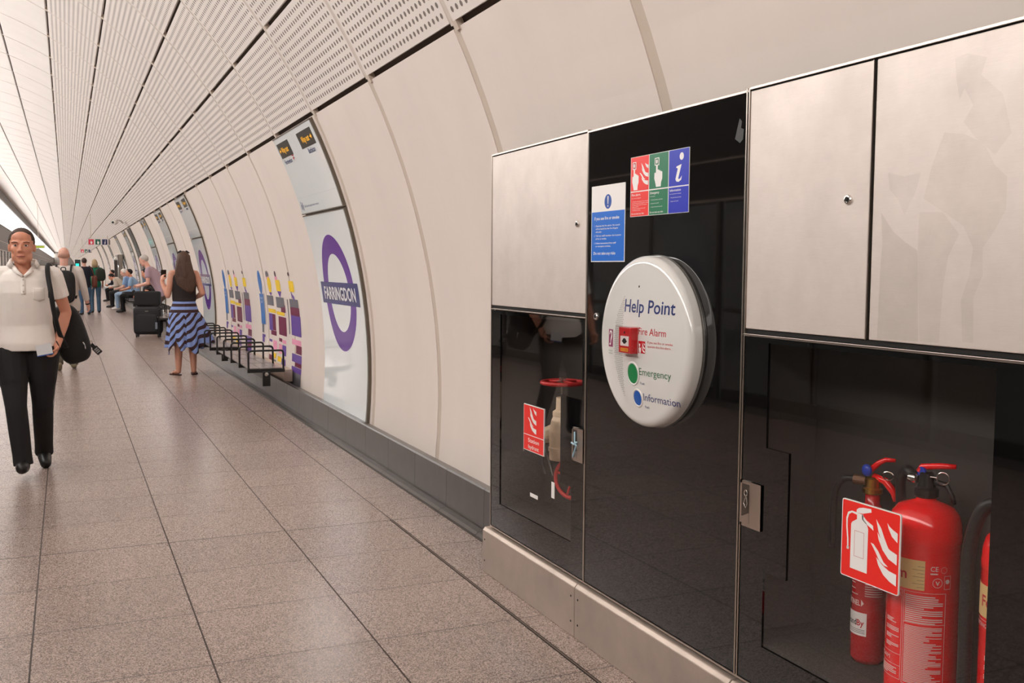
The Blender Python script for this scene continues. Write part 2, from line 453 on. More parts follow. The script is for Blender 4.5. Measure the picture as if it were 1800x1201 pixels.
# platform edge screens, lit fascia and track side ------------------
px = -3.07
hd = MB(); hd.box(px-.25, px, YB, YE, 2.28, 3.6); hd.box(px-.28, px+.02, YB, YE, 3.56, 3.64)
tagp(hd.build('wall_left', mat('screen_header_dark', (58, 54, 52), .35)), kind='structure')
ln = MB(); ln.box(px, px+.012, YB, YE, 2.28, 2.31); ln.box(px, px+.012, YB, YE, 2.74, 2.76)
tagp(ln.build('trim_6', M_trim), kind='structure')
sf = MB(); sf.box(-2.93, -2.84, YB, YE, 4.72, 5.20); sf.box(px-.35, -2.9, YB, YE, 5.12, 5.2)
tagp(sf.build('trim_7', mat('soffit_grey', (84, 78, 74), .6)), kind='structure')
M_band = bpy.data.materials.new('lit_fascia'); M_band.use_nodes = True
_e = M_band.node_tree.nodes['Principled BSDF']; _e.inputs['Base Color'].default_value = (.9, .9, .9, 1)
_e.inputs['Emission Color'].default_value = (1, .965, .93, 1); _e.inputs['Emission Strength'].default_value = BAND_EMIT
fb = MB(); y = YB
while y < YE:
    fb.box(px-.1, px-.06, y, y+3.07, 3.64, 4.95); y += 3.082
o = fb.build('ceiling_light', M_band)
tagp(o, 'continuous glowing white light band above the platform screen doors', 'light')
# door leaves: steel frames with glass, one bay after another
fr = MB(); gl = MB(); y = YB
while y < 80:
    fr.box(px-.05, px, y, y+.06, 0, 2.28); fr.box(px-.045, px-.015, y+1.5, y+1.53, .1, 2.28)
    fr.box(px-.05, px-.005, y+.09, y+3.0, 0, .14); fr.box(px-.05, px-.005, y+.09, y+3.0, 1.02, 1.06)
    gl.box(px-.035, px-.025, y+.09, y+3.0, .14, 2.28); y += 3.082
tagp(fr.build('door_1', mat('screen_frame', (96, 90, 86), .3, .6)), kind='structure')
tagp(gl.build('window_1', M_clear), kind='structure')
tw = MB(); R = 4.55
for i in range(30):
    a0 = math.radians(108+(215-108)*i/30); a1 = math.radians(108+(215-108)*(i+1)/30)
    tw.add([(WCX+R*math.cos(a0), YB, WCZ+R*math.sin(a0)), (WCX+R*math.cos(a0), YE, WCZ+R*math.sin(a0)),
            (WCX+R*math.cos(a1), YE, WCZ+R*math.sin(a1)), (WCX+R*math.cos(a1), YB, WCZ+R*math.sin(a1))], [(0, 1, 2, 3)])
tw.box(-6.4, -3.05, YB, YE, -1.3, -1.2)
tw.box(-3.08, -3.04, YB, YE, -1.2, -.02)
tagp(tw.build('wall_trackside', mat('trackside_concrete', (120, 116, 112), .8), fixn=False), kind='structure')
ew = MB(); ew.box(-7, 2.6, YE, YE+.2, -1.3, 5.4); ew.box(-7, 2.6, YB-.2, YB, -1.3, 5.4)
tagp(ew.build('wall_end', mat('end_wall_grey', (150, 142, 136), .7)), kind='structure')

# floor drain slot beside the cabinets
dr = MB(); dr.box(1.722, 1.727, YB, 5.62, .0003, .0012); dr.box(1.734, 1.739, YB, 5.62, .0003, .0012)
tagp(dr.build('trim_8', M_darkgap), kind='structure')
dr = MB(); dr.box(1.727, 1.734, YB, 5.62, .0003, .0015)
tagp(dr.build('trim_9', mat('drain_lip', (120, 104, 92), .4, .5)), kind='structure')

# ================================================================ CABINETS
XF = 1.883
CM = plane_map((XF, 0, 0), (0, -1, 0), (0, 0, 1), (-1, 0, 0))       # u = -Y, v = z
def on_front(off): return lambda u, v, h=0.: CM(u, v, off+h)
def ybox(mb, ya, yb, z0, z1, x0, x1): return mb.box(x0, x1, min(ya, yb), max(ya, yb), z0, z1)
def frame_with_hole(outer, hole, mp, h):
    """front slab with a polygonal hole, built with a bridged bmesh fill"""
    bm = bmesh.new()
    def ring(pts, off): 
        vs = [bm.verts.new(mp(u, v, off)) for u, v in pts]
        return vs, [bm.edges.new((vs[i], vs[(i+1) % len(vs)])) for i in range(len(vs))]
    for off in (0, h):
        o, e1 = ring(outer, off); i, e2 = ring(hole, off)
        bmesh.ops.triangle_fill(bm, use_beauty=True, edges=e1+e2)
        if off == 0: o0, i0 = o, i
        else:
            for A, B in ((o0, o), (i0, i)):
                for k in range(len(A)):
                    bm.faces.new((A[k], A[(k+1) % len(A)], B[(k+1) % len(A)], B[k]))
    bmesh.ops.recalc_face_normals(bm, faces=bm.faces)
    mb = MB(); bm.verts.index_update()
    mb.v = [tuple(v.co) for v in bm.verts]; mb.f = [tuple(v.index for v in f.verts) for f in bm.faces]; bm.free()
    return mb
def lock(parent, y, z, r=.013):
    M = Matrix.Translation((XF, y, z)) @ Matrix.Rotation(-PI/2, 4, 'Y')
    mb = MB(); mb.lathe([(r, 0), (r, .004), (r*.8, .007), (r*.62, .0075), (r*.6, .005), (r*.1, .005)], 24, M)
    o = mb.build('lock', M_chrome, parent, smooth=False)
    k = MB(); k.lathe([(r*.42, .0052), (r*.42, .0085), (r*.2, .009)], 14, M); k.build('keyway', M_darkgap, o)
    return o
def pull_handle(parent, y0, y1, z0, z1):
    """recessed steel pull between y0 (far) and y1 (near)"""
    mb = MB(); t = .009
    ybox(mb, y0, y0-t, z0, z1, XF-.006, XF+.0); ybox(mb, y1+t, y1, z0, z1, XF-.006, XF); ybox(mb, y0, y1, z1-t, z1, XF-.006, XF)
    ybox(mb, y0, y1, z0, z0+t, XF-.006, XF)
    ybox(mb, y0-.045, y1, z0, z1, XF-.0062, XF+.001)
    o = mb.build('handle', M_trim, parent)
    c = MB(); ybox(c, y0-t, y0-.045, z0+.03, z1-t, XF-.0066, XF-.0005); c.build('recess', mat('handle_recess', (96, 86, 78), .4, .8), o)
    c = MB(); c.add([(XF-.0068, y0-t, z0+t), (XF-.0068, y0-.045, z0+t), (XF-.0068, y0-.045, z0+.045), (XF-.0068, y0-t, z0+.028)], [(0, 1, 2, 3)])
    c.build('finger_ledge', M_trim, o)
    return o
def steel_door(parent, y0, y1, z0, z1, name='upper_door', m=None):
    mb = MB(); ybox(mb, y0, y1, z0, z1, XF, XF+.02); return mb.build(name, m or M_steel, parent, bevel=.0025)
def edge_trim(parent, segs):
    mb = MB()
    for ya, yb, z0, z1 in segs: ybox(mb, ya, yb, z0, z1, XF-.003, XF+.015)
    return mb.build('edge_trim', M_trim, parent, bevel=.001)
def carcass(parent, y0, y1, zshelf=.34):
    mb = MB()
    for ya, yb in ((y0, y0-.015), (y1+.015, y1)):
        ybox(mb, ya, yb, .222, 1.30, XF+.022, 2.17); ybox(mb, ya, yb, 1.30, 2.03, XF+.022, 2.02)
    ybox(mb, y0, y1, .222, 1.30, 2.16, 2.175); ybox(mb, y0, y1, 1.30, 2.03, 2.01, 2.025)
    ybox(mb, y0, y1, 1.295, 1.305, XF+.022, 2.17); ybox(mb, y0, y1, 2.025, 2.04, XF+.022, 2.025); ybox(mb, y0, y1, zshelf-.012, zshelf, XF+.022, 2.16)
    return mb.build('carcass', M_dark, parent)
def plinth(parent, y0, y1):
    prof = [(1.853, 0), (1.853, .207), (1.866, .222), (2.03, .222), (2.03, 0)]
    mb = MB(); n = 5
    mb.add([(x, y0-.002, z) for x, z in prof]+[(x, y1+.002, z) for x, z in prof], [tuple(range(n)), tuple(reversed(range(n, 2*n)))]+[(i, n+i, n+(i+1) % n, (i+1) % n) for i in range(n)])
    o = mb.build('plinth', M_steel2, parent, bevel=.003)
    s = MB()
    for yy in (y0-.03, y1+.03):
        for z in (.06, .165):
            s.lathe([(.0045, 0), (.004, .0015)], 12, Matrix.Translation((1.853, yy, z)) @ Matrix.Rotation(-PI/2, 4, 'Y'))
    s.build('screw', M_darkgap, o)
    return o
Y3, Y2, Y1, Y0c = 4.462, 3.49, 2.48, .55
ZT, ZM, ZBt = 2.045, 1.318, .236

# --- hydrant cabinet
hc = empty('hydrant_cabinet', (0, 0, 0), 0, 'tall wall cabinet with plain steel upper door and glass lower door marked Station hydrant', 'cabinet')
carcass(hc, Y3, Y2); plinth(hc, Y3+.03, Y2+.02)
d = steel_door(hc, Y3-.006, Y2+.008, ZM+.004, ZT-.012); lock(d, 3.572, 1.68)
hw = [(-4.35, .364), (-3.606, .368), (-3.606, .600), (-3.708, .600), (-3.708, .972), (-3.518, .972), (-3.518, 1.285), (-4.35, 1.282)]
gd = frame_with_hole(rect(-Y3+.008, -Y2-.008, ZBt+.004, ZM-.02), hw, on_front(-.008), .008).build('lower_door', M_black, hc)
g = MB(); gridrect(g, -4.352, -3.516, .362, 1.287, on_front(-.004)); g.build('window_pane', M_glass, gd)
hp = pull_handle(gd, 3.592, 3.497, .717, .855)
rb = MB(); rb.tube([(XF-.009, 3.562, .838), (XF-.012, 3.556, .80), (XF-.016, 3.535, .785), (XF-.01, 3.575, .733)], .0035, 6); rb.tube([(XF-.012, 3.584, .79), (XF-.014, 3.556, .787), (XF-.016, 3.533, .80)], .004, 6)
rb.build('security_tie', mat('pale_blue_plastic', (170, 205, 220), .4), hp)
edge_trim(hc, [(Y3, Y3-.006, ZBt, ZT), (Y2+.004, Y2-.002, ZBt, ZT), (Y3, Y2, ZM-.016, ZM-.011), (Y3, Y2, ZT-.008, ZT), (Y3, Y2, ZBt-.006, ZBt+.001)])
sm = MB(); ybox(sm, Y3, Y2, ZM-.010, ZM+.003, XF+.006, XF+.02); ybox(sm, Y3, Y2, ZT-.014, ZT-.006, XF+.006, XF+.02); ybox(sm, Y3, Y2, .222, ZBt, XF+.012, XF+.03)
sm.build('seam', M_darkgap, hc)

# --- help point cabinet: one tall black glass door
pc = empty('help_point_cabinet', (0, 0, 0), 0, 'tall wall cabinet fronted by one full height black glass door behind the round help point', 'cabinet')
mb = MB(); ybox(mb, Y2-.002, Y1+.004, .222, ZT, XF+.022, 2.02); mb.build('carcass', M_dark, pc); plinth(pc, Y2+.02, Y1-.0)
mb = MB(); ybox(mb, Y2-.006, Y1+.012, ZBt+.004, ZT-.016, XF, XF+.018); bd = mb.build('door', M_black, pc, bevel=.0015)
lock(bd, 3.407, 1.315, .014)
edge_trim(pc, [(Y2-.002, Y2-.006, ZBt, ZT-.012), (Y1+.010, Y1+.004, ZBt, ZT), (Y2, Y1, ZT-.014, ZT-.006), (Y2, Y1, ZBt-.006, ZBt+.001)])
sm = MB(); ybox(sm, Y2, Y1, .222, ZBt, XF+.012, XF+.03); ybox(sm, Y1+.004, Y1+.0005, ZBt, ZT, XF+.004, XF+.02); sm.build('seam', M_darkgap, pc)
sm = MB(); sm.poly([(-2.545, 1.90), (-2.535, 1.93), (-2.524, 1.96), (-2.512, 1.95), (-2.516, 1.93), (-2.502, 1.925), (-2.505, 1.895), (-2.52, 1.885)], on_front(.0006))
sm.build('smudge', mat('smudge_grey', (44, 44, 44), .5), bd)

# --- extinguisher cabinet, runs out of the frame on the right
ec = empty('extinguisher_cabinet', (0, 0, 0), 0, 'wide wall cabinet with two steel upper doors and dark glass door showing fire extinguishers', 'cabinet')
carcass(ec, Y1, Y0c, .371); plinth(ec, Y1-.0, Y0c)
d = steel_door(ec, Y1-.008, 1.972, ZM+.004, ZT-.012); lock(d, 2.049, 1.686)
steel_door(ec, 1.962, Y0c, ZM+.004, ZT-.012)
ew2 = [(-2.361, .367), (-1.571, .367), (-1.571, 1.285), (-2.361, 1.285), (-2.361, .973), (-2.258, .973), (-2.258, .600), (-2.361, .600)]
gd2 = frame_with_hole(rect(-Y1+.010, -Y0c, ZBt+.004, ZM-.02), ew2, on_front(-.008), .008).build('lower_door', M_black, ec)
g = MB(); gridrect(g, -2.363, -1.569, .365, 1.287, on_front(-.004)); g.build('window_pane', M_glass, gd2)
h2 = pull_handle(gd2, 2.472, 2.373, .717, .857)
ky = MB(); ky.tube([(XF-.011, 2.438+.007*math.cos(a), .822+.009*math.sin(a)) for a in [k*PI/6 for k in range(12)]], .0018, 6, close=True)
ky.tube([(XF-.011, 2.436, .813), (XF-.012, 2.446, .79), (XF-.012, 2.436, .775), (XF-.012, 2.43, .79), (XF-.011, 2.436, .813)], .0016, 6)
ky.build('key_loop', M_chrome, h2)
edge_trim(ec, [(Y1-.002, Y1-.007, ZBt, ZT), (Y1, Y0c, ZM-.018, ZM-.011), (Y1, Y0c, ZT-.008, ZT), (Y1, Y0c, ZBt-.006, ZBt+.001), (1.974, 1.9705, ZM+.003, ZT-.012)])
sm = MB(); ybox(sm, Y1, Y0c, ZM-.010, ZM+.003, XF+.006, XF+.02); ybox(sm, Y1, Y0c, ZT-.014, ZT-.006, XF+.006, XF+.02); ybox(sm, 1.97, 1.962, ZM, ZT, XF+.008, XF+.02); ybox(sm, Y1, Y0c, .222, ZBt, XF+.012, XF+.03)
ybox(sm, Y1+.0005, Y1-.0025, ZBt, ZT, XF+.004, XF+.02)
sm.build('seam', M_darkgap, ec)
# dried stain on the right hand steel door 
def stain(pts, k, mname, rgb):
    mb = MB(); mb.poly(pts, on_front(.00006*k)); mb.build('stain', steel_material(mname, rgb, .5, .1), ec)
stain([(-1.933, 1.647), (-1.889, 1.597), (-1.848, 1.569), (-1.81, 1.549), (-1.798, 1.329), (-1.933, 1.327), (-1.929, 1.502), (-1.925, 1.571)], 1, 'stain_steel', (211, 199, 190))
stain([(-1.808, 1.641), (-1.738, 1.638), (-1.688, 1.585), (-1.717, 1.535), (-1.729, 1.464), (-1.735, 1.33), (-1.794, 1.33), (-1.808, 1.502), (-1.81, 1.595)], 2, 'stain_steel_b', (216, 204, 195))
stain([(-1.742, 1.823), (-1.683, 1.813), (-1.629, 1.785), (-1.598, 1.734), (-1.565, 1.707), (-1.565, 1.635), (-1.594, 1.588), (-1.622, 1.552), (-1.619, 1.491), (-1.642, 1.44), (-1.637, 1.337), (-1.668, 1.338), (-1.676, 1.433), (-1.656, 1.49), (-1.648, 1.553), (-1.677, 1.603), (-1.721, 1.63), (-1.797, 1.673), (-1.775, 1.75)], 3, 'stain_steel_c', (217, 205, 196))
stain([(-1.719, 1.989), (-1.684, 1.994), (-1.631, 1.976), (-1.644, 1.939), (-1.584, 1.887), (-1.559, 1.801), (-1.599, 1.758), (-1.652, 1.8), (-1.688, 1.841), (-1.663, 1.875), (-1.688, 1.916), (-1.702, 1.893), (-1.712, 1.938)], 4, 'stain_steel_d', (218, 206, 198))
stain([(-1.914, 1.745), (-1.86, 1.731), (-1.808, 1.736), (-1.823, 1.688), (-1.855, 1.637), (-1.879, 1.678), (-1.905, 1.7)], 5, 'stain_steel_e', (217, 205, 197))
# ================================================================ SIGNS ON THE CABINETS
def board(name, u0, u1, v0, v1, mp, th, m, parent):
    mb = MB(); slab(mb, u0, u1, v0, v1, mp, th); return mb.build(name, m, parent)
def at(u0, v0, w, h, mp, off=0.):
    """unit square 0..1 placed in a rectangle of a map"""
    return lambda a, b, k=0.: mp(u0+a*w, v0+b*h, off+k)
FLAMES = [[(.05, .98), (.30, .78), (.62, .50), (.80, .36), (.55, .46), (.35, .60), (.18, .80)],
          [(.45, .98), (.52, .85), (.70, .70), (1., .58), (1., .80), (.75, .86), (.55, .93)],
          [(.08, .72), (.15, .55), (.45, .38), (1., .22), (1., .42), (.70, .50), (.35, .60)],
          [(.0, .44), (.18, .42), (.45, .26), (.66, .12), (.40, .18), (.22, .28)],
          [(.10, .24), (.30, .06), (.60, -.06), (1., -.14), (1., .08), (.60, .08), (.30, .16)]]
FL2 = [[(0., 1.), (.10, .94), (.25, .86), (.40, .72), (.60, .56), (.82, .46), (.60, .50), (.40, .56), (.25, .66), (.12, .80)],
       [(.52, .99), (.58, .90), (.74, .78), (1., .70), (1., .86), (.78, .90), (.62, .94)],
       [(.08, .78), (.14, .66), (.34, .50), (.62, .38), (1., .32), (1., .50), (.68, .54), (.40, .62), (.20, .70)],
       [(-.22, .56), (-.08, .55), (.14, .46), (.40, .30), (.62, .24), (.42, .24), (.20, .30), (.02, .42)],
       [(.06, .34), (.16, .22), (.40, .08), (.70, 0.), (1., -.04), (1., .16), (.66, .18), (.36, .24)]]
def flames(mb, mp, tab=FL2):
    for i, p in enumerate(tab): mb.poly(p, lambda a, b: mp(a, b, .00012*i))
HAND = [(.30, 0), (.72, 0), (.74, .16), (.84, .30), (.84, .56), (.76, .60), (.70, .58), (.66, .64), (.57, .62), (.52, .68), (.44, .66), (.42, .70), (.43, .86), (.28, .86), (.27, .52), (.22, .58), (.14, .54), (.13, .34), (.22, .18)]
def hand_sign(wm_, rm_, mp, cm=None):
    wm_.poly(HAND, mp)
    wm_.poly([(.16, .84), (.56, .84), (.56, 1.14), (.16, 1.14)], lambda a, b: mp(a, b, .0002))
    rm_.poly([(.22, .87), (.50, .87), (.50, 1.11), (.22, 1.11)], lambda a, b: mp(a, b, .0004))
    return [(.36+.07*math.cos(t), .99+.09*math.sin(t)) for t in [k*PI/8 for k in range(16)]]

# blue fire instruction notice
n = empty('fire_notice', (0, 0, 0), 0, 'blue and white notice headed If you see fire or smoke on the black glass door', 'sign')
mp = on_front(0)
board('notice_board', -3.455, -3.198, 1.527, 1.819, mp, .0012, M_decal, n)
b = MB(); b.poly(rect(-3.4515, -3.2015, 1.5305, 1.719), on_front(.0014)); blue = b.build('blue_field', M_blue, n)
b = MB(); b.poly(circ(-3.326, 1.7555, .027, 40, .0275), on_front(.0014)); b.build('warning_disc', mat('disc_blue', (0, 72, 160), .35), n)
w = MB(); f2 = on_front(.0017)
w.poly([(-3.3305, 1.776), (-3.3215, 1.776), (-3.3235, 1.746), (-3.3285, 1.746)], f2); w.poly(circ(-3.326, 1.7385, .0038, 14), f2)
put_text(w, 'If you see fire or smoke', -3.430, 1.688, .19, .0125, f2, .015)
for i, (num, ls) in enumerate([('1.', ['Operate the fire alarm. No sound', 'will be heard but the Fire Brigade', 'will be called.']), ('2.', ['Tell any staff member the location', 'of fire or smoke.']), ('3.', ['Follow instructions from staff', 'or emergency services.'])]):
    y0 = [1.6625, 1.6245, 1.596][i]
    put_text(w, num, -3.431, y0, None, .0062, f2, .01)
    for k, t in enumerate(ls): put_text(w, t, -3.4195, y0-.0115*k, {0: .184, 1: .172}.get(k if i == 0 else 9, None) if i == 0 else ([.195, .085] if i == 1 else [.158, .118])[k], .0062, f2, .012)
put_text(w, 'Do not take any risks', -3.434, 1.555, .168, .0115, f2, .012)
w.build('lettering', M_decal, n)

# three-field help sign
n = empty('help_sign', (0, 0, 0), 0, 'three-field red green and blue sign with hand symbols and letter i', 'sign')
board('sign_board', -3.161, -2.787, 1.689, 1.903, mp, .0015, M_decal, n)
cols = [(-3.1585, -3.0375, M_red, 'Fire alarm'), (-3.0335, -2.9125, M_green, 'Emergency'), (-2.9085, -2.7885, M_dblue, 'Information')]
f1, f2, f3, f4 = on_front(.0018), on_front(.0021), on_front(.0024), on_front(.0026)
w = MB()
for a, b2, m_, t in cols:
    q = MB(); q.poly(rect(a, b2, 1.7805, 1.9015), f1); q.poly(rect(a, b2, 1.6905, 1.7765), f1); q.build('field', m_, n)
    put_text(w, t, a+.008, 1.763, .058 if t != 'Information' else .066, .0085, f2, .012)
hr = MB(); hg = MB(); k1 = at(-3.157, 1.784, .062, .088, on_front(.0021)); k2 = at(-3.010, 1.786, .072, .088, on_front(.0021))
dot = hand_sign(w, hr, k1); w.poly(dot, lambda a, b: k1(a, b, .0007)); dot = hand_sign(w, hg, k2); w.poly(dot, lambda a, b: k2(a, b, .0007))
flames(w, at(-3.088, 1.800, .048, .078, on_front(.0021)))
# italic i: dot, slanted stem, serif and hook
w.poly(circ(-2.832, 1.877, .0125, 24), f2)
w.poly([(-2.862, 1.845), (-2.832, 1.851), (-2.8505, 1.806), (-2.847, 1.801), (-2.838, 1.805), (-2.829, 1.813), (-2.8335, 1.799), (-2.848, 1.793), (-2.862, 1.795), (-2.8675, 1.803), (-2.8545, 1.838), (-2.864, 1.841)], f2)
small = {0: ['For use in an emergency', '', '1. Operate the fire alarm. No sound will', '    be heard but the Fire Brigade is called.', '2. Tell any staff member the location', '    of fire or smoke.', '3. Follow instructions from staff', '    or emergency services.'],
         1: ['For assistance', '', '1. Press the Emergency push button', '', '2. Speak with the staff', '', '3. Follow instructions from staff'],
         2: ['For travel and other information', '', '1. Press the information button', '', '2. Speak with the staff']}
wd = {0: .108, 1: .092, 2: .086}
for i, (a, b2, m_, t) in enumerate(cols):
    for k, l in enumerate(small[i]):
        if l.strip(): put_text(w, l.strip(), a+(.011 if k > 1 else .008), 1.7535-.0062*k, wd[i]*len(l.strip())/42*1.05, .0032, f2, .004)
    if i < 2: put_text(w, 'Do not take any risks', a+.007, 1.6945+.002, .085, .0062, f2, .01)
w.build('lettering', M_decal, n); hr.build('button_symbol', M_redl, n); hg.build('button_symbol', M_greenl, n)

# station hydrant sign
n = empty('hydrant_sign', (0, 0, 0), 0, 'small red sign with flames and the words Station hydrant on glass door', 'sign')
b0 = on_front(-.003)
mb = MB(); slab(mb, -4.075, -3.865, .681, .890, b0, .0042); mb.build('sign_board', M_decal, n)
b = MB(); b.poly(rect(-4.072, -3.868, .684, .752), on_front(.0014)); b.poly(rect(-4.072, -3.868, .755, .887), on_front(.0014)); b.build('red_field', M_red, n)
w = MB(); f2 = on_front(.0017)
flames(w, at(-4.012, .770, .072, .112, f2, 0), FL2)
put_text(w, 'Station', -4.025, .722, .112, .019, f2, .01); put_text(w, 'hydrant', -4.022, .693, .108, .019, f2, .01)
w.build('lettering', M_decal, n)

# fire extinguisher sign
n = empty('extinguisher_sign', (0, 0, 0), 0, 'square red sign with white extinguisher and flames symbol on the glass door', 'sign')
def rrect(u0, u1, v0, v1, r, k=5):
    o = []
    for cu, cv, a0 in ((u1-r, v0+r, -PI/2), (u1-r, v1-r, 0), (u0+r, v1-r, PI/2), (u0+r, v0+r, PI)):
        for i in range(k+1): o.append((cu+r*math.cos(a0+PI/2*i/k), cv+r*math.sin(a0+PI/2*i/k)))
    return o
mb = MB(); mb.prism(rrect(-2.036, -1.831, .686, .894, .006), on_front(-.003), .0042); mb.build('sign_board', M_decal, n)
b = MB(); b.poly(rrect(-2.0335, -1.8335, .6885, .8915, .005), on_front(.0014)); b.build('red_field', M_red, n)
E_ = at(-2.036, .686, .205, .208, on_front(.0017))
w = MB()
w.poly([(.17, .13), (.47, .13), (.47, .70), (.44, .76), (.38, .80), (.38, .86), (.27, .86), (.27, .78), (.19, .73), (.17, .70)], E_)
w.poly([(.26, .86), (.37, .87), (.52, .92), (.51, .96), (.38, .95), (.30, .93), (.26, .90)], E_)
w.poly([(.36, .86), (.44, .80), (.55, .76), (.56, .70), (.52, .72), (.42, .76), (.36, .80)], E_)
hose = [(.27, .865), (.18, .87), (.11, .84), (.08, .76), (.085, .64), (.105, .50), (.11, .38)]; hi = [(.135, .38), (.13, .50), (.11, .64), (.108, .75), (.13, .815), (.18, .845), (.27, .835)]
w.poly(hose+hi, E_); w.poly([(.10, .36), (.14, .36), (.145, .395), (.10, .395)], E_)
flames(w, at(-2.036+.205*.60, .686+.208*.14, .205*.36, .208*.72, on_front(.0017)))
w.build('pictogram', M_decal, n)
w = MB()
for r_ in ((.235, .24, .30, .63), (.40, .405, .30, .63), (.235, .405, .30, .304), (.235, .405, .626, .63)): w.poly(rect(*r_), at(-2.036, .686, .205, .208, on_front(.0019)))
w.build('label_outline', M_redl, n)

# ================================================================ HELP POINT
hpY, hpZ, hpR = 2.98, 1.247, .302
RC = 1.55
XC = XF-.083                                # front crown
def dome(u, v, off=0.):
    """u right (towards -Y), v up, measured from the centre of the disc"""
    r2 = u*u+v*v
    return Vector((XC+RC-math.sqrt(RC*RC-r2)-off, hpY-u, hpZ+v))
help_point = empty('help_point', (XF, hpY, hpZ), 0, 'large round white help point with fire alarm and two push buttons', 'help point')
def hchild(mb, name, m_, par=help_point, **k):
    if par is help_point:
        mb.v = [(x-XF, y-hpY, z-hpZ) for x, y, z in mb.v]
    else: mb.v = [(x-XF, y-hpY, z-hpZ) for x, y, z in mb.v]
    return mb.build(name, m_, par, **k)
prof = []
for i in range(1, 30):
    r = .266*i/29; prof.append((r, XC+RC-math.sqrt(RC*RC-r*r)))
x0 = prof[-1][1]
for i in range(1, 11):
    t = PI/2*i/10; prof.append((.266+.034*math.sin(t), x0+.028*(1-math.cos(t))))
prof += [(.3015, XF-.012), (.3015, XF-.009)]
M = Matrix.Translation((0, hpY, hpZ)) @ Matrix.Rotation(PI/2, 4, 'Y')
face = MB(); face.lathe([(r, x) for r, x in prof], 96, M)
for v in face.v[:0]: pass
fo = hchild(face, 'face_cover', M_white, smooth=True)
ring = MB(); ring.lathe([(.2985, XF-.009), (.2985, XF-.006), (.303, XF-.006), (.303, XF-.0003), (.05, XF-.0003)], 96, M)
hchild(ring, 'back_ring', mat('ring_grey', (150, 146, 140), .3, .6))
T = MB(); put_text(T, 'Help Point', -.082, .103, .302, .047, lambda u, v: dome(u, v, .0006), .012); hchild(T, 'help_lettering', M_navy)
T = MB(); put_text(T, 'Fire Alarm', .022, .028, .158, .026, lambda u, v: dome(u, v, .0006))
put_text(T, 'If you see fire or smoke', .080, .001, .135, .0085, lambda u, v: dome(u, v, .0006)); put_text(T, 'operate this fire alarm', .080, -.013, .125, .0085, lambda u, v: dome(u, v, .0006))
T.poly(rect(.024, .066, -.036, .006), lambda u, v: dome(u, v, .0006))
al = hchild(T, 'alarm_lettering', M_redl)
T = MB(); hh = lambda a, b, k=0.: dome(.026+a*.019, -.035+b*.029, .001+k); T.poly(HAND, hh); T.poly([(.16, .84), (.56, .84), (.56, 1.1), (.16, 1.1)], hh); flames(T, lambda a, b, k=0.: dome(.048+a*.017, -.032+b*.034, .001+k))
hchild(T, 'alarm_symbol', M_decal, al)
T = MB(); put_text(T, 'Emergency', .026, -.112, .180, .026, lambda u, v: dome(u, v, .0006)); hchild(T, 'emergency_lettering', M_greenl)
T = MB(); put_text(T, 'Information', .044, -.200, .198, .027, lambda u, v: dome(u, v, .0006)); put_text(T, 'Push', .030, -.145, .026, .009, lambda u, v: dome(u, v, .0006)); put_text(T, 'Push', .048, -.226, .026, .009, lambda u, v: dome(u, v, .0006))
hchild(T, 'information_lettering', M_navy)
T = MB()
for (bu, bv, br_, m_, nm) in ((-.016, -.112, .035, mat('button_green', (0, 124, 66), .3), 'emergency_button'), (.006, -.196, .026, mat('button_blue', (0, 82, 168), .3), 'information_button')):
    rg = MB(); n_ = 40
    for r_, o_ in ((br_+.008, .0003), (br_+.006, .0032), (br_+.001, .0030), (br_, .0003)):
        rg.v += [tuple(dome(bu+r_*math.cos(2*PI*k/n_), bv+r_*math.sin(2*PI*k/n_), o_)) for k in range(n_)]
    for i in range(3):
        for k in range(n_): rg.f.append((i*n_+k, i*n_+(k+1) % n_, (i+1)*n_+(k+1) % n_, (i+1)*n_+k))
    b = MB()
    for r_, o_ in ((br_, .0005), (br_*.97, .0018), (br_*.5, .0022), (.0005, .0024)):
        b.v += [tuple(dome(bu+r_*math.cos(2*PI*k/n_), bv+r_*math.sin(2*PI*k/n_), o_)) for k in range(n_)]
    for i in range(3):
        for k in range(n_): b.f.append((i*n_+k, i*n_+(k+1) % n_, (i+1)*n_+(k+1) % n_, (i+1)*n_+k))
    bo = hchild(b, nm, m_); hchild(rg, 'button_ring', M_white, bo, smooth=True)
# speaker grille: crescent of small holes
G = MB(); 
for i in range(9):
    for j in range(64):
        u = -.168+.0092*i+(.0046 if j % 2 else 0); v = -.232+.0068*j
        if math.hypot(u-.1256, v+.02) < .2836 and u < -.083:
            if not (u > -.075 and -.045 < v < .055): G.poly([(u+.0021*math.cos(k*PI/3), v+.0021*math.sin(k*PI/3)) for k in range(6)], lambda a, b: dome(a, b, .0004))
hchild(G, 'speaker_grille', mat('grille_hole', (92, 86, 82), .8))
G = MB(); G.poly(circ(.004, .193, .0042, 14), lambda a, b: dome(a, b, .0005)); hchild(G, 'microphone_hole', M_darkgap)
G = MB(); G.poly(rect(-.206, -.168, -.030, .034), lambda u, v: dome(u, v, .0006)); hs = hchild(G, 'hearing_loop_symbol', mat('loop_magenta', (132, 30, 82), .4))
G = MB(); G.poly([(.2, .1), (.55, .1), (.62, .35), (.85, .6), (.8, .85), (.55, .95), (.3, .9), (.2, .7), (.32, .7), (.4, .82), (.58, .85), (.68, .7), (.5, .45), (.45, .2), (.2, .2)], lambda a, b: dome(-.206+.038*a, -.030+.064*b, .001)); hchild(G, 'ear_mark', M_decal, hs)
G = MB(); put_text(G, 'Induction', -.206, -.046, .034, .0055, lambda u, v: dome(u, v, .0006)); put_text(G, 'loop fitted', -.206, -.056, .034, .0055, lambda u, v: dome(u, v, .0006)); hchild(G, 'loop_lettering', M_greenl)
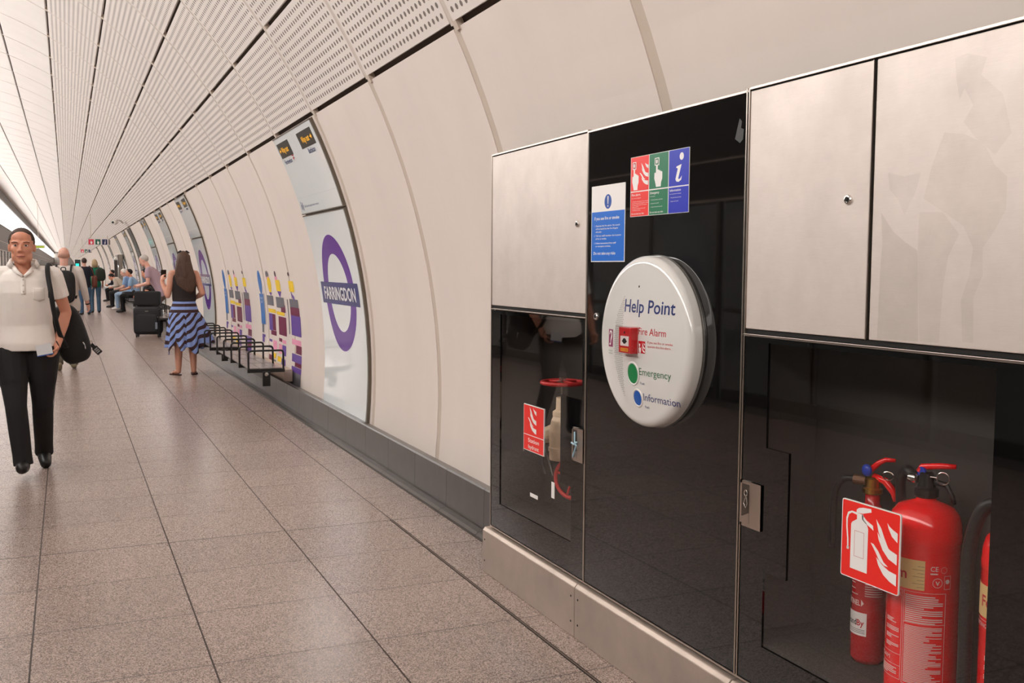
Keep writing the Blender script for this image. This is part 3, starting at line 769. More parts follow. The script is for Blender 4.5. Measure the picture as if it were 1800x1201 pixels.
# break glass call point with hinged clear cover
cp = MB(); ybox(cp, 3.046, 2.962, 1.207, 1.298, 1.773, 1.808); co = hchild(cp, 'call_point', mat('call_point_red', (204, 20, 30), .28, coat=.4), bevel=.003)
q = MB(); xx = 1.7724; cq = lambda a, b, k=0.: Vector((xx-k, 3.046-a*.084, 1.207+b*.091))
q.poly(rect(.16, .84, .28, .66), cq); hchild(q, 'call_plate', M_decal, co)
q = MB(); q.poly(circ(.5, .47, .15, 20, .11), lambda a, b: cq(a, b, .0006)); q.poly([(.28, .46), (.36, .50), (.36, .42)], lambda a, b: cq(a, b, .0006)); q.poly([(.72, .46), (.64, .50), (.64, .42)], lambda a, b: cq(a, b, .0006)); q.poly(circ(.5, .80, .05, 12, .05), lambda a, b: cq(a, b, .0006)); hchild(q, 'press_mark', M_blackp, co)
q = MB(); q.poly(rect(.18, .80, .07, .20), lambda a, b: cq(a, b, .0003)); hchild(q, 'yellow_label', mat('label_yellow', (240, 170, 30), .4), co)
q = MB(); put_text(q, 'LIFT COVER', .22, .10, .54, .07, lambda a, b: cq(a, b, .0008)); hchild(q, 'cover_lettering', M_redl, co)
q = MB(); ybox(q, 3.050, 2.958, 1.203, 1.302, 1.762, 1.7635); ybox(q, 2.9595, 2.958, 1.203, 1.302, 1.762, 1.80); ybox(q, 3.05, 2.958, 1.3005, 1.302, 1.762, 1.80); ybox(q, 3.05, 2.958, 1.198, 1.2, 1.762, 1.80)
hchild(q, 'clear_cover', glass_material('clear_plastic', (.95, .93, .93), 1.3), co)

# ================================================================ EXTINGUISHERS AND HYDRANT
def bent(mb, pts, r, n=10, sub=6):
    P = [Vector(p) for p in pts]; out = []
    for i in range(len(P)-1):
        a = P[max(0, i-1)]; b = P[i]; c = P[i+1]; d = P[min(len(P)-1, i+2)]
        for k in range(sub):
            t = k/sub; out.append(.5*((2*b)+(c-a)*t+(2*a-5*b+4*c-d)*t*t+(3*b-a-3*c+d)*t**3))
    out.append(P[-1]); return mb.tube(out, r, n)
def cyl_map(R, ang0, z0):
    """wrap: u along the circumference (right as seen from the front -X side)"""
    return lambda u, v, h=0.: Vector(((R+h)*math.cos(ang0+u/R), (R+h)*math.sin(ang0+u/R), z0+v))
def lines(mb, u0, u1, v0, v1, n, mp, seed, fill=.55, ragged=True):
    rnd = random.Random(seed); dv = (v1-v0)/n
    for i in range(n):
        e = u1 if (rnd.random() < .55 or not ragged) else u0+(u1-u0)*rnd.uniform(.45, .9)
        k = max(2, int((e-u0)/.007)); 
        gridrect(mb, u0, e, v1-dv*(i+1), v1-dv*(i+1)+dv*fill, mp, k, 1)
def foam_ext(x, y, z, R, rot, label, hgt=.50, ghost=''):
    t = empty('fire_extinguisher', (x, y, z), 0, label, 'fire extinguisher', 'foam extinguishers behind the dark glass door')
    b = MB(); b.lathe([(R*.86, 0), (R*.97, .010), (R, .03), (R, .06), (R, hgt-.10), (R*1.012, hgt-.098), (R*1.012, hgt-.078), (R, hgt-.074), (R*.985, hgt-.052), (R*.91, hgt-.028), (R*.74, hgt-.010), (R*.45, hgt), (R*.28, hgt+.006), (R*.24, hgt+.02)], 64)
    b.build('cylinder', M_extred, t, smooth=True)
    # labels: front faces -X, mapped around angle rot
    m0 = cyl_map(R, rot, 0)
    q = MB(); gridrect(q, -.15, .035, hgt-.212, hgt-.135, lambda u, v: m0(u, v, .0004), 24, 1); cr = q.build('cream_band', mat('label_cream', (222, 190, 130), .4), t)
    q = MB(); put_text(q, 'Foam', -.094, hgt-.186, .085, .028, lambda u, v: m0(u, v, .0009), .02); q.build('band_lettering', M_redl, cr)
    q = MB()
    for i in range(7): gridrect(q, .035-.018-.012*(i % 2), .034, hgt-.205+i*.009, hgt-.2042+i*.009, lambda u, v: m0(u, v, .0009), 2, 1)
    q.build('band_marks', M_blackp, cr)
    q = MB(); w_ = lambda u, v: m0(u, v, .0005)
    for a, b2, c, d in ((-.02, -.0188, .07, hgt-.22), (-.015, -.0138, .065, hgt-.218), (.088, .0892, .065, hgt-.218)): gridrect(q, a, b2, c, d, w_, 1, 1)
    for c in (.065, hgt-.30, hgt-.2185): gridrect(q, -.015, .0892, c, c+.001, w_, 16, 1)
    for c in (.07, .105, .135, hgt-.22): gridrect(q, -.12, -.0188, c, c+.001, w_, 16, 1)
    lines(q, -.011, .082, .070, hgt-.305, 40, w_, 3); lines(q, -.011, .082, hgt-.298, hgt-.224, 14, w_, 5)
    for k in range(4): lines(q, -.075+.0, -.026, .150+k*.022, .150+k*.022+.012, 3, w_, 7+k)
    put_text(q, 'EXTINGUISHER', -.122, hgt-.236, .1, .010, w_); put_text(q, 'FOAM', -.105, .115, .05, .012, w_)
    lines(q, -.10, -.03, .076, .10, 5, w_, 11)
    put_text(q, 'CE', .048, hgt-.160, .019, .013, w_, .01); lines(q, .048, .066, hgt-.1685, hgt-.164, 1, w_, 1, .8, False)
    for cu_, cv_, r1, r2 in ((.082, hgt-.157, .0085, .0072), (.066, hgt-.190, .0125, .0112)):
        for k in range(24):
            if r1 < .01 and k % 2: continue
            a, b2 = 2*PI*k/24, 2*PI*(k+1)/24
            q.add([w_(cu_+r1*math.cos(a), cv_+r1*math.sin(a)), w_(cu_+r1*math.cos(b2), cv_+r1*math.sin(b2)), w_(cu_+r2*math.cos(b2), cv_+r2*math.sin(b2)), w_(cu_+r2*math.cos(a), cv_+r2*math.sin(a))], [(0, 1, 2, 3)])
    put_text(q, 'V', .0605, hgt-.196, .011, .011, w_, .03)
    for r_ in ((.0835, .0843, hgt-.207, hgt-.172), (.101, .1018, hgt-.207, hgt-.172)): gridrect(q, *r_, w_)
    gridrect(q, .0835, .1018, hgt-.207, hgt-.2062, w_, 3, 1); gridrect(q, .0835, .1018, hgt-.1728, hgt-.172, w_, 3, 1); q.poly(circ(.0925, hgt-.187, .006, 12), w_)
    q.build('lettering', mat('label_print', (228, 200, 196), .5), t)
    # valve, levers, safety pin tag, hose
    v = MB(); v.lathe([(.026, hgt+.012), (.030, hgt+.016), (.030, hgt+.034), (.022, hgt+.04), (.018, hgt+.075), (.012, hgt+.08)], 20); vo = v.build('valve', M_blackp, t, smooth=False)
    c, s_ = math.cos(rot+PI/2), math.sin(rot+PI/2); D = Vector((c, s_, 0)); Nn = Vector((math.cos(rot), math.sin(rot), 0))
    B = Vector((0, 0, hgt+.078))
    l = MB(); l.tube([B-D*.02+Vector((0, 0, -.002)), B-D*.012+Vector((0, 0, .012)), B+D*.035+Vector((0, 0, .020)), B+D*.072+Vector((0, 0, .023))], [.009, .009, .008, .006], 10); l.build('top_lever', M_extred, t, smooth=True)
    l = MB(); l.tube([B+D*.005+Vector((0, 0, -.022)), B+D*.05+Vector((0, 0, -.028)), B+D*.065+Vector((0, 0, -.055)), B+D*.07+Vector((0, 0, -.075))], [.008, .008, .007, .006], 10); l.build('carry_handle', M_blackp, t, smooth=True)
    l = MB(); l.lathe([(.013, 0), (.013, .006), (.006, .008)], 16, Matrix.Translation(B-D*.012+Nn*.010) @ Matrix.Rotation(PI/2, 4, Vector((-s_, c, 0)) if 0 else 'Y')); l.build('tamper_tag', mat('tag_blue', (30, 60, 170), .4), t)
    l = MB(); l.tube([B+D*.045+Nn*.012+D*.016*math.cos(a)+Vector((0, 0, -.010+.016*math.sin(a))) for a in [k*PI/8 for k in range(16)]], .0016, 6, close=True); l.tube([B-D*.01+Nn*.012+Vector((0, 0, -.01)), B+D*.03+Nn*.012+Vector((0, 0, -.01))], .002, 6); l.build('safety_pin', M_chrome, t)
    g_ = MB(); g_.lathe([(.011, 0), (.0125, .004), (.0125, .022), (.010, .026)], 18, Matrix.Translation(Vector((0, 0, hgt+.058))-D*.045) @ Matrix.Rotation(PI/2, 4, 'X')); g_.build('hose_collar', M_chrome, t, smooth=True)
    h_ = MB(); return t, D, Nn
t1, D, Nn = foam_ext(2.035, 1.897, .372, .090, PI+.40, 'large foam extinguisher, the widest and nearest whole one behind the glass', .528)
h_ = MB(); bent(h_, [(.0, .045, .588), (.01, .080, .595), (.02, .108, .555), (.03, .112, .46), (.03, .110, .30), (.03, .106, .16)], .0135, 12); h_.build('hose', M_rubber, t1, smooth=True)
t2 = copy_tree(t1); t2.location = (2.035, 1.602, .372); t2.rotation_euler = (0, 0, .15)
t2['label'] = 'foam extinguisher cut off by the dark glass border at the right edge'
for ch in list(t2.children):
    if ch.name.startswith('hose') and 'collar' not in ch.name: bpy.data.objects.remove(ch)
h_ = MB(); bent(h_, [(-.02, .03, .565), (-.03, .06, .578), (-.035, .09, .55), (-.035, .115, .46), (-.04, .115, .34), (-.05, .108, .20), (-.055, .104, .06)], .0165, 14); ho = h_.build('hose', M_rubber, t2, smooth=True)
h_ = MB(); h_.tube([(-.054, .1045, .075), (-.0555, .1038, .03)], [.0175, .0175], 14); h_.build('hose_nozzle', M_chrome, ho)

def co2_ext(x, y, z):
    t = empty('fire_extinguisher', (x, y, z), 0, 'slim extinguisher with brass valve, partly hidden behind the square red sign', 'fire extinguisher')
    R, H = .0495, .462
    b = MB(); b.lathe([(R*.88, 0), (R, .014), (R, H-.10), (R*.93, H-.06), (R*.66, H-.024), (R*.42, H), (R*.40, H+.03)], 48); b.build('cylinder', mat('extinguisher_dark_red', (186, 16, 26), .2, coat=.5), t, smooth=True)
    m0 = cyl_map(R, PI+.45, 0); w_ = lambda u, v: m0(u, v, .0005)
    q = MB(); lines(q, .005, .055, .20, .335, 20, w_, 21, .4); lines(q, -.045, -.012, .20, .33, 8, w_, 22, .15); put_text(q, 'SENTINEL', -.07, .170, .062, .016, w_, .02); q.poly([(-.005, .168), (.003, .178), (-.005, .189)], w_); q.build('lettering', mat('label_print', (1, 1, 1)), t)
    q = MB(); gridrect(q, -.06, .012, .083, .150, w_, 12, 1); wl_ = q.build('white_label', M_decal, t)
    q = MB(); w2 = lambda u, v: m0(u, v, .0009); put_text(q, 'Stand', -.058, .112, .040, .018, w2, .02); lines(q, -.05, .008, .090, .104, 3, w2, 31, .3); q.build('label_lettering', M_blackp, wl_)
    q = MB(); put_text(q, 'By', -.017, .112, .022, .018, w2, .02); q.build('label_lettering', M_redl, wl_)
    v = MB(); v.lathe([(.026, H+.028), (.028, H+.032), (.028, H+.042), (.021, H+.046), (.021, H+.07), (.014, H+.076)], 20); v.build('valve', M_brass, t)
    D = Vector((math.cos(PI+.42+PI/2), math.sin(PI+.42+PI/2), 0)); B = Vector((0, 0, H+.09))
    l = MB(); l.tube([B-D*.012, B+D*.015+Vector((0, 0, .028)), B+D*.035+Vector((0, 0, .040)), B+D*.062+Vector((0, 0, .041))], [.009, .008, .007, .005], 10); l.build('top_lever', M_extred, t, smooth=True)
    l = MB(); l.tube([B+Vector((0, 0, -.012)), B+D*.035+Vector((0, 0, -.022)), B+D*.062+Vector((0, 0, -.052)), B+D*.066+Vector((0, 0, -.075))], [.010, .011, .011, .008], 10); l.build('carry_handle', M_extred, t, smooth=True)
    l = MB(); l.ell((0, 0, 0), (.010, .018, .018), Matrix.Translation(B-D*.010+Vector((-.012, 0, .004)))); l.build('tamper_tag', mat('tag_blue', (1, 1, 1)), t, smooth=True)
    l = MB(); l.tube([B+D*.05+Vector((-.01, 0, -.004))+D*.016*math.cos(a)+Vector((0, 0, .012*math.sin(a))) for a in [k*PI/8 for k in range(16)]], .0016, 6, close=True); l.build('safety_pin', M_chrome, t)
    l = MB(); l.tube([Vector((0, 0, H+.062))-D*.02, Vector((0, 0, H+.062))-D*.055], [.013, .015], 14); l.build('hose_collar', mat('collar_bronze', (128, 96, 76), .4, .6), t)
    l = MB(); bent(l, [tuple(Vector((0, 0, H+.062))-D*.055), tuple(Vector((0, 0, H+.055))-D*.09), tuple(Vector((0, 0, H+.0))-D*.115), tuple(Vector((0, 0, H-.15))-D*.115)], .010, 10); l.build('hose', M_rubber, t, smooth=True)
    return t
co2_ext(2.10, 2.152, .372)

# hydrant standpipe
hv = empty('hydrant_valve', (2.05, 4.02, .34), 0, 'beige hydrant standpipe with red hand wheel on top behind the glass', 'hydrant valve')
M_pipe = mat('pipe_beige', (232, 208, 176), .5, noise=.12, nscale=14)
b = MB(); b.lathe([(.040, .285), (.058, .29), (.058, .33), (.062, .33), (.062, .345), (.058, .35), (.060, .42), (.050, .47), (.040, .49), (.044, .49), (.044, .51), (.030, .52), (.028, .575)], 32); b.tube([(0, 0, .34), (.10, 0, .34)], .034, 16); b.build('body', M_pipe, hv, smooth=False)
b = MB(); b.tube([(0, 0, .43), (-.02, .075, .40), (-.03, .11, .385)], [.04, .037, .037], 18); b.build('side_outlet', M_pipe, hv)
b = MB(); b.tube([(-.034, .115, .384), (-.042, .14, .376)], [.044, .044], 18); b.build('outlet_cap', mat('brown_cap', (104, 58, 42), .5), hv)
b = MB(); b.lathe([(.008, .57), (.008, .655), (.016, .655), (.016, .668), (.006, .672)], 14); b.build('spindle', M_chrome, hv)
def wheel(mb, R, r, M, spokes=4):
    mb.tube([M @ Vector((R*math.cos(a), R*math.sin(a), 0)) for a in [k*2*PI/40 for k in range(40)]], r, 10, close=True)
    for k in range(spokes):
        a = k*2*PI/spokes+.3; mb.tube([M @ Vector((.01*math.cos(a), .01*math.sin(a), .006)), M @ Vector((R*math.cos(a), R*math.sin(a), 0))], r*.6, 8)
b = MB(); wheel(b, .094, .0095, Matrix.Translation((0, 0, .643))); b.build('hand_wheel', mat('wheel_red', (206, 52, 52), .35), hv, smooth=True)
b = MB(); b.tube([(-.06, .06, .38), (-.066, .05, .33), (-.07, .06, .27), (-.065, .04, .22)], .004, 6); b.tube([(-.065, .05, .36), (-.073, .065, .30), (-.068, .05, .25)], .003, 6); b.build('chain', M_blackp, hv)
h2v = empty('hydrant_valve', (2.08, 3.885, .385), 0, 'lower hydrant valve whose red hand wheel stands upright behind the glass', 'hydrant valve')
b = MB(); b.tube([(0, -.05, -.045), (0, -.05, .16), (-.03, -.05, .18)], [.035, .035, .03], 16); b.tube([(0, -.05, .17), (-.02, -.02, .175)], [.03, .024], 16); b.build('body', mat('bronze_valve', (150, 98, 66), .4, .4), h2v)
b = MB(); wheel(b, .085, .009, Matrix.Translation((-.05, .0, .18)) @ Matrix.Rotation(.5, 4, 'Z') @ Matrix.Rotation(PI/2, 4, 'Y')); b.build('hand_wheel', mat('wheel_red', (1, 1, 1)), h2v, smooth=True)
b = MB(); slab(b, -4.01, -3.93, .475, .492, on_front(-.0035), .0006); o = b.build('paper_label', M_decal); tagp(o, 'small horizontal white paper strip stuck inside the hydrant door glass', 'label')
b = MB(); slab(b, -3.795, -3.765, .515, .585, on_front(-.0035), .0006); o = b.build('paper_label', M_decal); tagp(o, 'small upright white paper strip hanging beside the lower red wheel', 'label')
b = MB(); bent(b, [(2.0, 4.33, .62), (2.0, 4.30, .72), (1.98, 4.22, .75), (1.97, 4.05, .70), (1.96, 3.93, .58)], .004, 8); o = b.build('cable', mat('cable_grey', (110, 108, 104), .5)); tagp(o, 'thin grey cable looping inside the hydrant cabinet', 'cable')

# ================================================================ WALL SIGNS FARTHER ALONG
SOFF = .028
def sign_frame(parent, w, v0, v1):
    mp = wall_map(0, 0)
    mb = MB(); slab(mb, w-.001, w+.030, v0, v1, mp, SOFF-.004, 10); slab(mb, -.012, .0, v0, v1, mp, SOFF-.004, 10)
    slab(mb, -.012, w+.03, v1, v1+.010, mp, SOFF+.002, 1); slab(mb, -.012, w+.03, v0-.010, v0, mp, SOFF+.002, 1)
    return mb.build('frame', mat('sign_frame_taupe', (112, 102, 90), .4, .4), parent)
def make_way_out(label, dark=False):
    t = empty('way_out_sign', (0, 0, 0), 0, label, 'sign', 'way out sign panels high on the curved wall')
    mp = wall_map(0, SOFF); w = 1.475
    sign_frame(t, w, 1.372, 2.088)
    mb = MB(); slab(mb, 0, w, 1.372, 2.088, wall_map(0, SOFF-.014), .014, 12); mb.build('panel', M_signw, t)
    ul = .065; q = MB()
    for u0, u1 in ((.05, .53), (.90, 1.40)):
        d_ = MB(); slab(d_, u0, u1, 1.905, 2.042, wall_map(0, SOFF+.0005), .002, 3); dd = d_.build('display', mat('display_black', (46, 42, 34), .3), t)
        a = MB(); m4 = wall_map(0, SOFF+.0045); r = u0 > .5
        put_text(a, 'Way out', u0+(.10 if r else .12), 1.948, .27, .055, m4, .012)
        ax = u1-.035 if r else u0+.035; sg = 1 if r else -1
        a.poly([(ax, 1.972), (ax-.03*sg, 1.995), (ax-.03*sg, 1.949)], m4); a.poly(rect(min(ax-.02*sg, ax-.06*sg), max(ax-.02*sg, ax-.06*sg), 1.966, 1.978), m4)
        a.build('led_lettering', mat('led_amber', (240, 176, 30), .5, emit=(250, 176, 20), estr=.4), dd)
    m3 = wall_map(0, SOFF+.001)
    put_text(q, 'Farringdon', .09, 1.845, .30, .045, m3, .02); put_text(q, 'Barbican', 1.06, 1.850, .24, .045, m3, .02)
    put_text(q, 'Lift and step free route', .20, 1.425, .55, .022, m3, .0)
    q.poly(rect(.07, .10, 1.41, 1.46), m3); q.poly(rect(.125, .150, 1.40, 1.475), m3); q.poly(circ(.085, 1.475, .012, 10), m3)
    q.build('lettering', M_navy, t)
    q = MB()
    for dv in (.0, .026):
        for k in range(2):
            c0 = .44; q.poly([(c0, 1.868+dv), (c0+.075, 1.868+dv), (c0+.075, 1.877+dv), (c0, 1.877+dv)], m3)
    q.poly([(.455, 1.853), (.468, 1.853), (.505, 1.915), (.492, 1.915)], m3); q.build('rail_symbol', M_redl, t)
    q = MB(); q.poly(rect(0.02, w-.01, 1.516, 1.519), m3); gridrect(q, .735, .739, 1.52, 2.075, m3, 1, 8); q.build('divider_line', mat('line_grey', (170, 176, 176), .4), t)
    return t
def make_roundel(label):
    t = empty('roundel_sign', (0, 0, 0), 0, label, 'sign', 'FARRINGDON roundel panels on the curved wall')
    w = 1.475; sign_frame(t, w, -.434, 1.342)
    mb = MB(); slab(mb, 0, w, -.434, 1.342, wall_map(0, SOFF-.014), .014, 24); mb.build('panel', M_signw, t)
    m3 = wall_map(0, SOFF+.0008); cu, cv = .745, .628; ro, ri = .522, .350; n_ = 72
    rg = MB(); 
    for k in range(n_):
        rg.v += [tuple(m3(cu+r_*math.cos(2*PI*k/n_), cv+r_*math.sin(2*PI*k/n_))) for r_ in (ri, (ri+ro)/2, ro)]
    for k in range(n_):
        a = 3*k; b2 = 3*((k+1) % n_); rg.f += [(a, a+1, b2+1, b2), (a+1, a+2, b2+2, b2+1)]
    rg.build('ring', M_purple, t, fixn=False)
    br_ = MB(); gridrect(br_, cu-.645, cu+.645, .523, .722, wall_map(0, SOFF+.0022), 2, 6); bo = br_.build('name_bar', M_bar, t, fixn=False)
    q = MB(); put_text(q, 'FARRINGDON', cu-.545, .565, 1.09, .118, wall_map(0, SOFF+.0036), .022); q.build('lettering', M_decal, bo)
    return t
def sign_y(k): return J0+JP*k+.0
def put(o, y, label=None):
    o.location = (0, y, 0)
    if label: o['label'] = label
ys = [(2, 'first'), (8, 'second'), (11, ''), (14, ''), (20, ''), (25, ''), (30, ''), (35, ''), (41, '')]
wo0 = make_way_out('nearest way out sign panel with amber LED text on the wall'); ro0 = make_roundel('nearest purple FARRINGDON roundel panel beside the coloured wall figures')
put(wo0, 9.375+.005); put(ro0, 9.375+.005)
nm = ['second nearest, past the coloured wall figures', 'third nearest, above the woman in striped skirt', 'fourth nearest, above the man in the mauve shirt', 'fifth nearest, far down the wall', 'sixth nearest, far down the wall', 'seventh nearest, far down the wall', 'eighth nearest, far down the wall', 'farthest one made out along the wall']
for i, y in enumerate([18.62, 23.25, 27.87, 37.1, 43.3, 52.5, 60.2, 69.5]):
    a = copy_tree(wo0); put(a, y, 'way out sign panel, '+nm[i]); b = copy_tree(ro0); put(b, y, 'roundel sign panel, '+nm[i])
# dark poster strip
t = empty('poster_panel', (0, 0, 0), 0, 'narrow dark grey poster panel on the far wall above seated people', 'poster')
mb = MB(); slab(mb, -34.0, -32.5, -.43, 2.09, wall_map(0, .003), .027, 20); mb.build('backing', mat('poster_dark', (88, 84, 82), .2), t)
mb = MB(); gridrect(mb, -33.9, -32.6, 1.38, 2.0, wall_map(0, .031), 1, 6); gridrect(mb, -33.9, -32.6, -.2, 1.25, wall_map(0, .031), 1, 10); mb.build('poster_sheet', mat('poster_sheet', (60, 58, 58), .2), t)

# coloured wall figures -------------------------------------------------------
PC = {'b': mat('fig_blue', (0, 112, 196), .3), 'g': mat('fig_grey', (112, 110, 116), .4), 'k': mat('fig_brown', (74, 40, 52), .4), 'y': mat('fig_yellow', (252, 212, 30), .4),
      'p': mat('fig_pink', (244, 160, 190), .4), 'v': mat('fig_violet', (104, 70, 160), .4), 'm': mat('fig_maroon', (118, 24, 66), .4), 'w': M_decal}
def figures(y0, label):
    t = empty('wall_figures', (0, 0, 0), 0, label, 'wall graphic', 'coloured standing figure graphics')
    S = {k: MB() for k in PC}; _m = wall_map(y0, .0028); mp = lambda u, v: _m(u*1.165-.02, v)
    def R(c, u0, u1, v0, v1): p_ = MB(); gridrect(p_, u0, u1, v0, v1, mp, 1, max(1, int((v1-v0)/.12))); p_.build('colour_patch', PC[c], t, fixn=False)
    def C(c, u, v, ru, rv): p_ = MB(); p_.poly(circ(u, v, ru, 24, rv), mp); p_.build('colour_patch', PC[c], t, fixn=False)
    # blue priority figure; u=0 at its left edge
    C('b', .13, .66, .105, .148); R('b', .0, .24, .130, .512)
    W_ = MB(); put_text(W_, 'PRIORITY', .03, .44, .18, .03, wall_map(y0, .0036)); put_text(W_, 'SEAT', .05, .395, .13, .03, wall_map(y0, .0036)); R('g', .27, .285, .13, .52)
    R('g', .03, .14, .02, .13); R('v', .03, .16, -.10, .0); R('m', .03, .10, -.2, -.11); R('p', .05, .20, -.40, -.29); R('v', .16, .22, -.03, .0)
    # figure 1
    C('g', .63, .755, .085, .05); R('p', .56, .70, .70, .745); C('y', .67, .64, .10, .10); C('v', .62, .60, .04, .035); S['v'].poly([(.60, .545), (.76, .545), (.68, .50)], mp)
    R('g', .44, .79, .385, .505); R('y', .47, .86, .30, .345); R('v', .47, .66, .08, .285); R('m', .66, .82, .09, .285); R('m', .55, .84, .03, .085)
    R('v', .45, .60, -.06, -.03); R('v', .45, .60, -.14, -.11); R('p', .66, .86, -.15, -.03); R('y', .62, .82, -.24, -.18); R('m', .45, .62, -.40, -.22); R('g', .64, .82, -.42, -.26)
    # figure 2
    C('k', 1.07, .77, .04, .035); R('p', 1.02, 1.14, .70, .74); R('y', 1.02, 1.24, .57, .70); S['v'].poly([(1.05, .57), (1.26, .57), (1.16, .49)], mp)
    R('g', .93, 1.34, .375, .50); R('y', .90, 1.3, .29, .33); R('m', 1.14, 1.36, .33, .415); R('m', .98, 1.36, .06, .275); R('m', .97, 1.12, -.02, .02); R('p', 1.14, 1.32, -.03, .01)
    R('p', .96, 1.12, -.16, -.05); R('v', 1.14, 1.32, -.17, -.05); R('y', .90, 1.1, -.26, -.20); R('v', 1.1, 1.3, -.30, -.21); R('g', .95, 1.32, -.43, -.30)
    # figure 3
    C('k', 1.72, .775, .04, .022); R('y', 1.66, 1.88, .58, .70); S['v'].poly([(1.70, .58), (1.84, .53), (1.87, .47), (1.74, .52)], mp)
    R('g', 1.48, 1.52, .10, .49); R('g', 1.60, 1.98, .41, .50); R('m', 1.60, 2.0, .32, .41); R('v', 1.60, 2.02, .10, .32); R('p', 1.60, 2.0, .0, .06)
    R('m', 1.78, 2.02, -.09, .0); R('v', 1.60, 2.02, -.19, -.10); R('m', 1.74, 2.02, -.235, -.19); R('v', 1.60, 2.02, -.30, -.24); R('g', 1.60, 2.02, -.43, -.30)
    if S['v'].v: S['v'].build('neck_triangles', PC['v'], t, fixn=False)
    W_.build('lettering', M_decal, t)
    return t
figures(12.86, 'nearest group of coloured standing figures on wall, led by blue figure')
figures(15.98, 'second group of coloured standing figures on wall, nearer the woman')

# ================================================================ BENCHES
M_seat = mat('bench_seat_metal', (150, 140, 136), .28, .7)
def make_bench(y0, n, label, pitch=.588):
    t = empty('bench', (0, y0, 0), 0, label, 'bench', 'wall hung metal benches with black hoop armrests')
    L = pitch*(n-1)
    xa, xb, z = 1.70, 2.06, .445
    for k in range(n):
        y = pitch*k; a = MB(); r = .028
        pts = [(xa, y, z-.01)]; 
        pts += [(xa, y, .60)]+[(xa+r-r*math.cos(q), y, .60+r*math.sin(q)) for q in (PI/6, PI/3, PI/2)]
        pts += [(xb-r+r*math.sin(q), y, .60+r*math.cos(q)) for q in (0, PI/6, PI/3, PI/2)]+[(xb, y, z-.01)]
        a.tube(pts, .0105, 10); ao = a.build('armrest', M_blackp, t, smooth=False)
        f_ = MB(); f_.box(xa-.012, xb+.012, y-.012, y+.012, z-.045, z-.008); f_.build('cross_bar', M_blackp, ao)
    for k in range(n-1):
        s_ = MB(); y = pitch*k
        for i in range(3): s_.box(xa+.012+i*.113, xa+.012+i*.113+.108, y+.014, y+pitch-.014, z-.012, z)
        s_.build('seat', M_seat, t, bevel=.002)
    b = MB(); b.box(1.84, 1.91, -.015, L+.015, z-.11, z-.047); b.build('beam', M_blackp, t)
    b = MB(); b.box(1.835, 1.915, -.05, -.015, z-.185, z-.03); e_ = b.build('end_cap', M_blackp, t, bevel=.004)
    b = MB(); b.lathe([(.020, 0), (.020, .004), (.010, .005)], 20, Matrix.Translation((1.875, -.05, z-.06)) @ Matrix.Rotation(PI/2, 4, 'X')); b.build('bolt', M_chrome, e_)
    b = MB()
    for k in range(1, n-1, 2): b.box(1.85, 2.22, pitch*k-.02, pitch*k+.02, z-.10, z-.06)
    b.build('wall_bracket', M_blackp, t)
    b = MB(); b.box(2.13, 2.225, .35, L+.2, .255, .385); b.build('wall_rail', mat('rail_beige', (190, 172, 154), .5), t)
    return t
make_bench(10.50, 5, 'nearest wall bench with black hoop armrests, behind the striped skirt')
make_bench(13.50, 5, 'second wall bench, half hidden by the woman in striped skirt')
make_bench(21.5, 6, 'third wall bench, behind the black suitcase and mauve shirt man')
make_bench(32.5, 7, 'farther wall bench where people in light blue shirts are sitting')

# ================================================================ CEILING AND HANGING ITEMS
t = empty('security_camera', (0, 0, 0), 0, 'white security camera on a bent arm high on the right wall', 'camera')
b = MB(); b.tube([(1.62, 33.2, 2.84), (1.55, 32.8, 2.88), (1.44, 32.6, 2.89), (1.40, 32.5, 2.85)], .022, 10); b.build('arm', mat('camera_grey', (190, 184, 176), .4), t, smooth=True)
b = MB(); b.tube([(1.40, 32.7, 2.83), (1.30, 32.2, 2.80)], [.075, .075], 16); h_ = b.build('housing', mat('camera_white', (228, 224, 216), .3), t)
b = MB(); b.tube([(1.30, 32.2, 2.80), (1.295, 32.17, 2.798)], [.035, .03], 16); b.build('lens', M_blackp, h_)
def hanging(y, x0, z0, s, label, grey=True):
    t = empty('hanging_sign', (0, y, 0), 0, label, 'sign')
    b = MB(); b.box(x0-.02, x0+3.9*s, -.03, .03, z0-.02, z0+s+.02); b.build('sign_box', mat('hanging_sign_white', (214, 206, 202), .4), t)
    for k, m_ in enumerate((mat('faded_red', (214, 60, 84), .4), mat('faded_green', (16, 90, 72), .4), mat('faded_navy', (24, 34, 84), .4))):
        q = MB(); q.add([(x0+k*s*1.18+.02, -.032, z0), (x0+k*s*1.18+s, -.032, z0), (x0+k*s*1.18+s, -.032, z0+s), (x0+k*s*1.18+.02, -.032, z0+s)], [(0, 1, 2, 3)]); f_ = q.build('field', m_, t)
        q = MB(); mpp = lambda a, b, h=0.: Vector((x0+k*s*1.18+.02+s*(.25+.5*a), -.034, z0+s*(.1+.75*b)))
        if k < 2: q.poly(HAND, mpp)
        else: q.poly([(.35, 0), (.6, 0), (.75, .6), (.4, .6)], mpp); q.poly(circ(.62, .85, .12, 12), mpp)
        q.build('symbol', M_decal, f_)
    if grey: b = MB(); b.box(x0+3.55*s, x0+3.85*s, -.034, -.031, z0, z0+s); b.build('end_plate', mat('end_grey', (120, 112, 104), .5), t)
    b = MB(); b.tube([(x0+.5*s, 0, z0+s), (x0+.5*s, 0, z0+s+1.6)], .012, 8); b.tube([(x0+3.4*s, 0, z0+s), (x0+3.4*s, 0, min(z0+s+1.2, 3.3))], .012, 8); b.build('hanger', M_joint, t)
    return t
hanging(48, .90, 2.44, .235, 'hanging sign with red green and navy squares over the platform')
hanging(86, 1.05, 2.55, .235, 'smaller looking hanging sign farther along the platform', False)
t = empty('exit_sign', (0, 62, 0), 0, 'hanging white sign with lime green strip beside the left light band', 'sign')
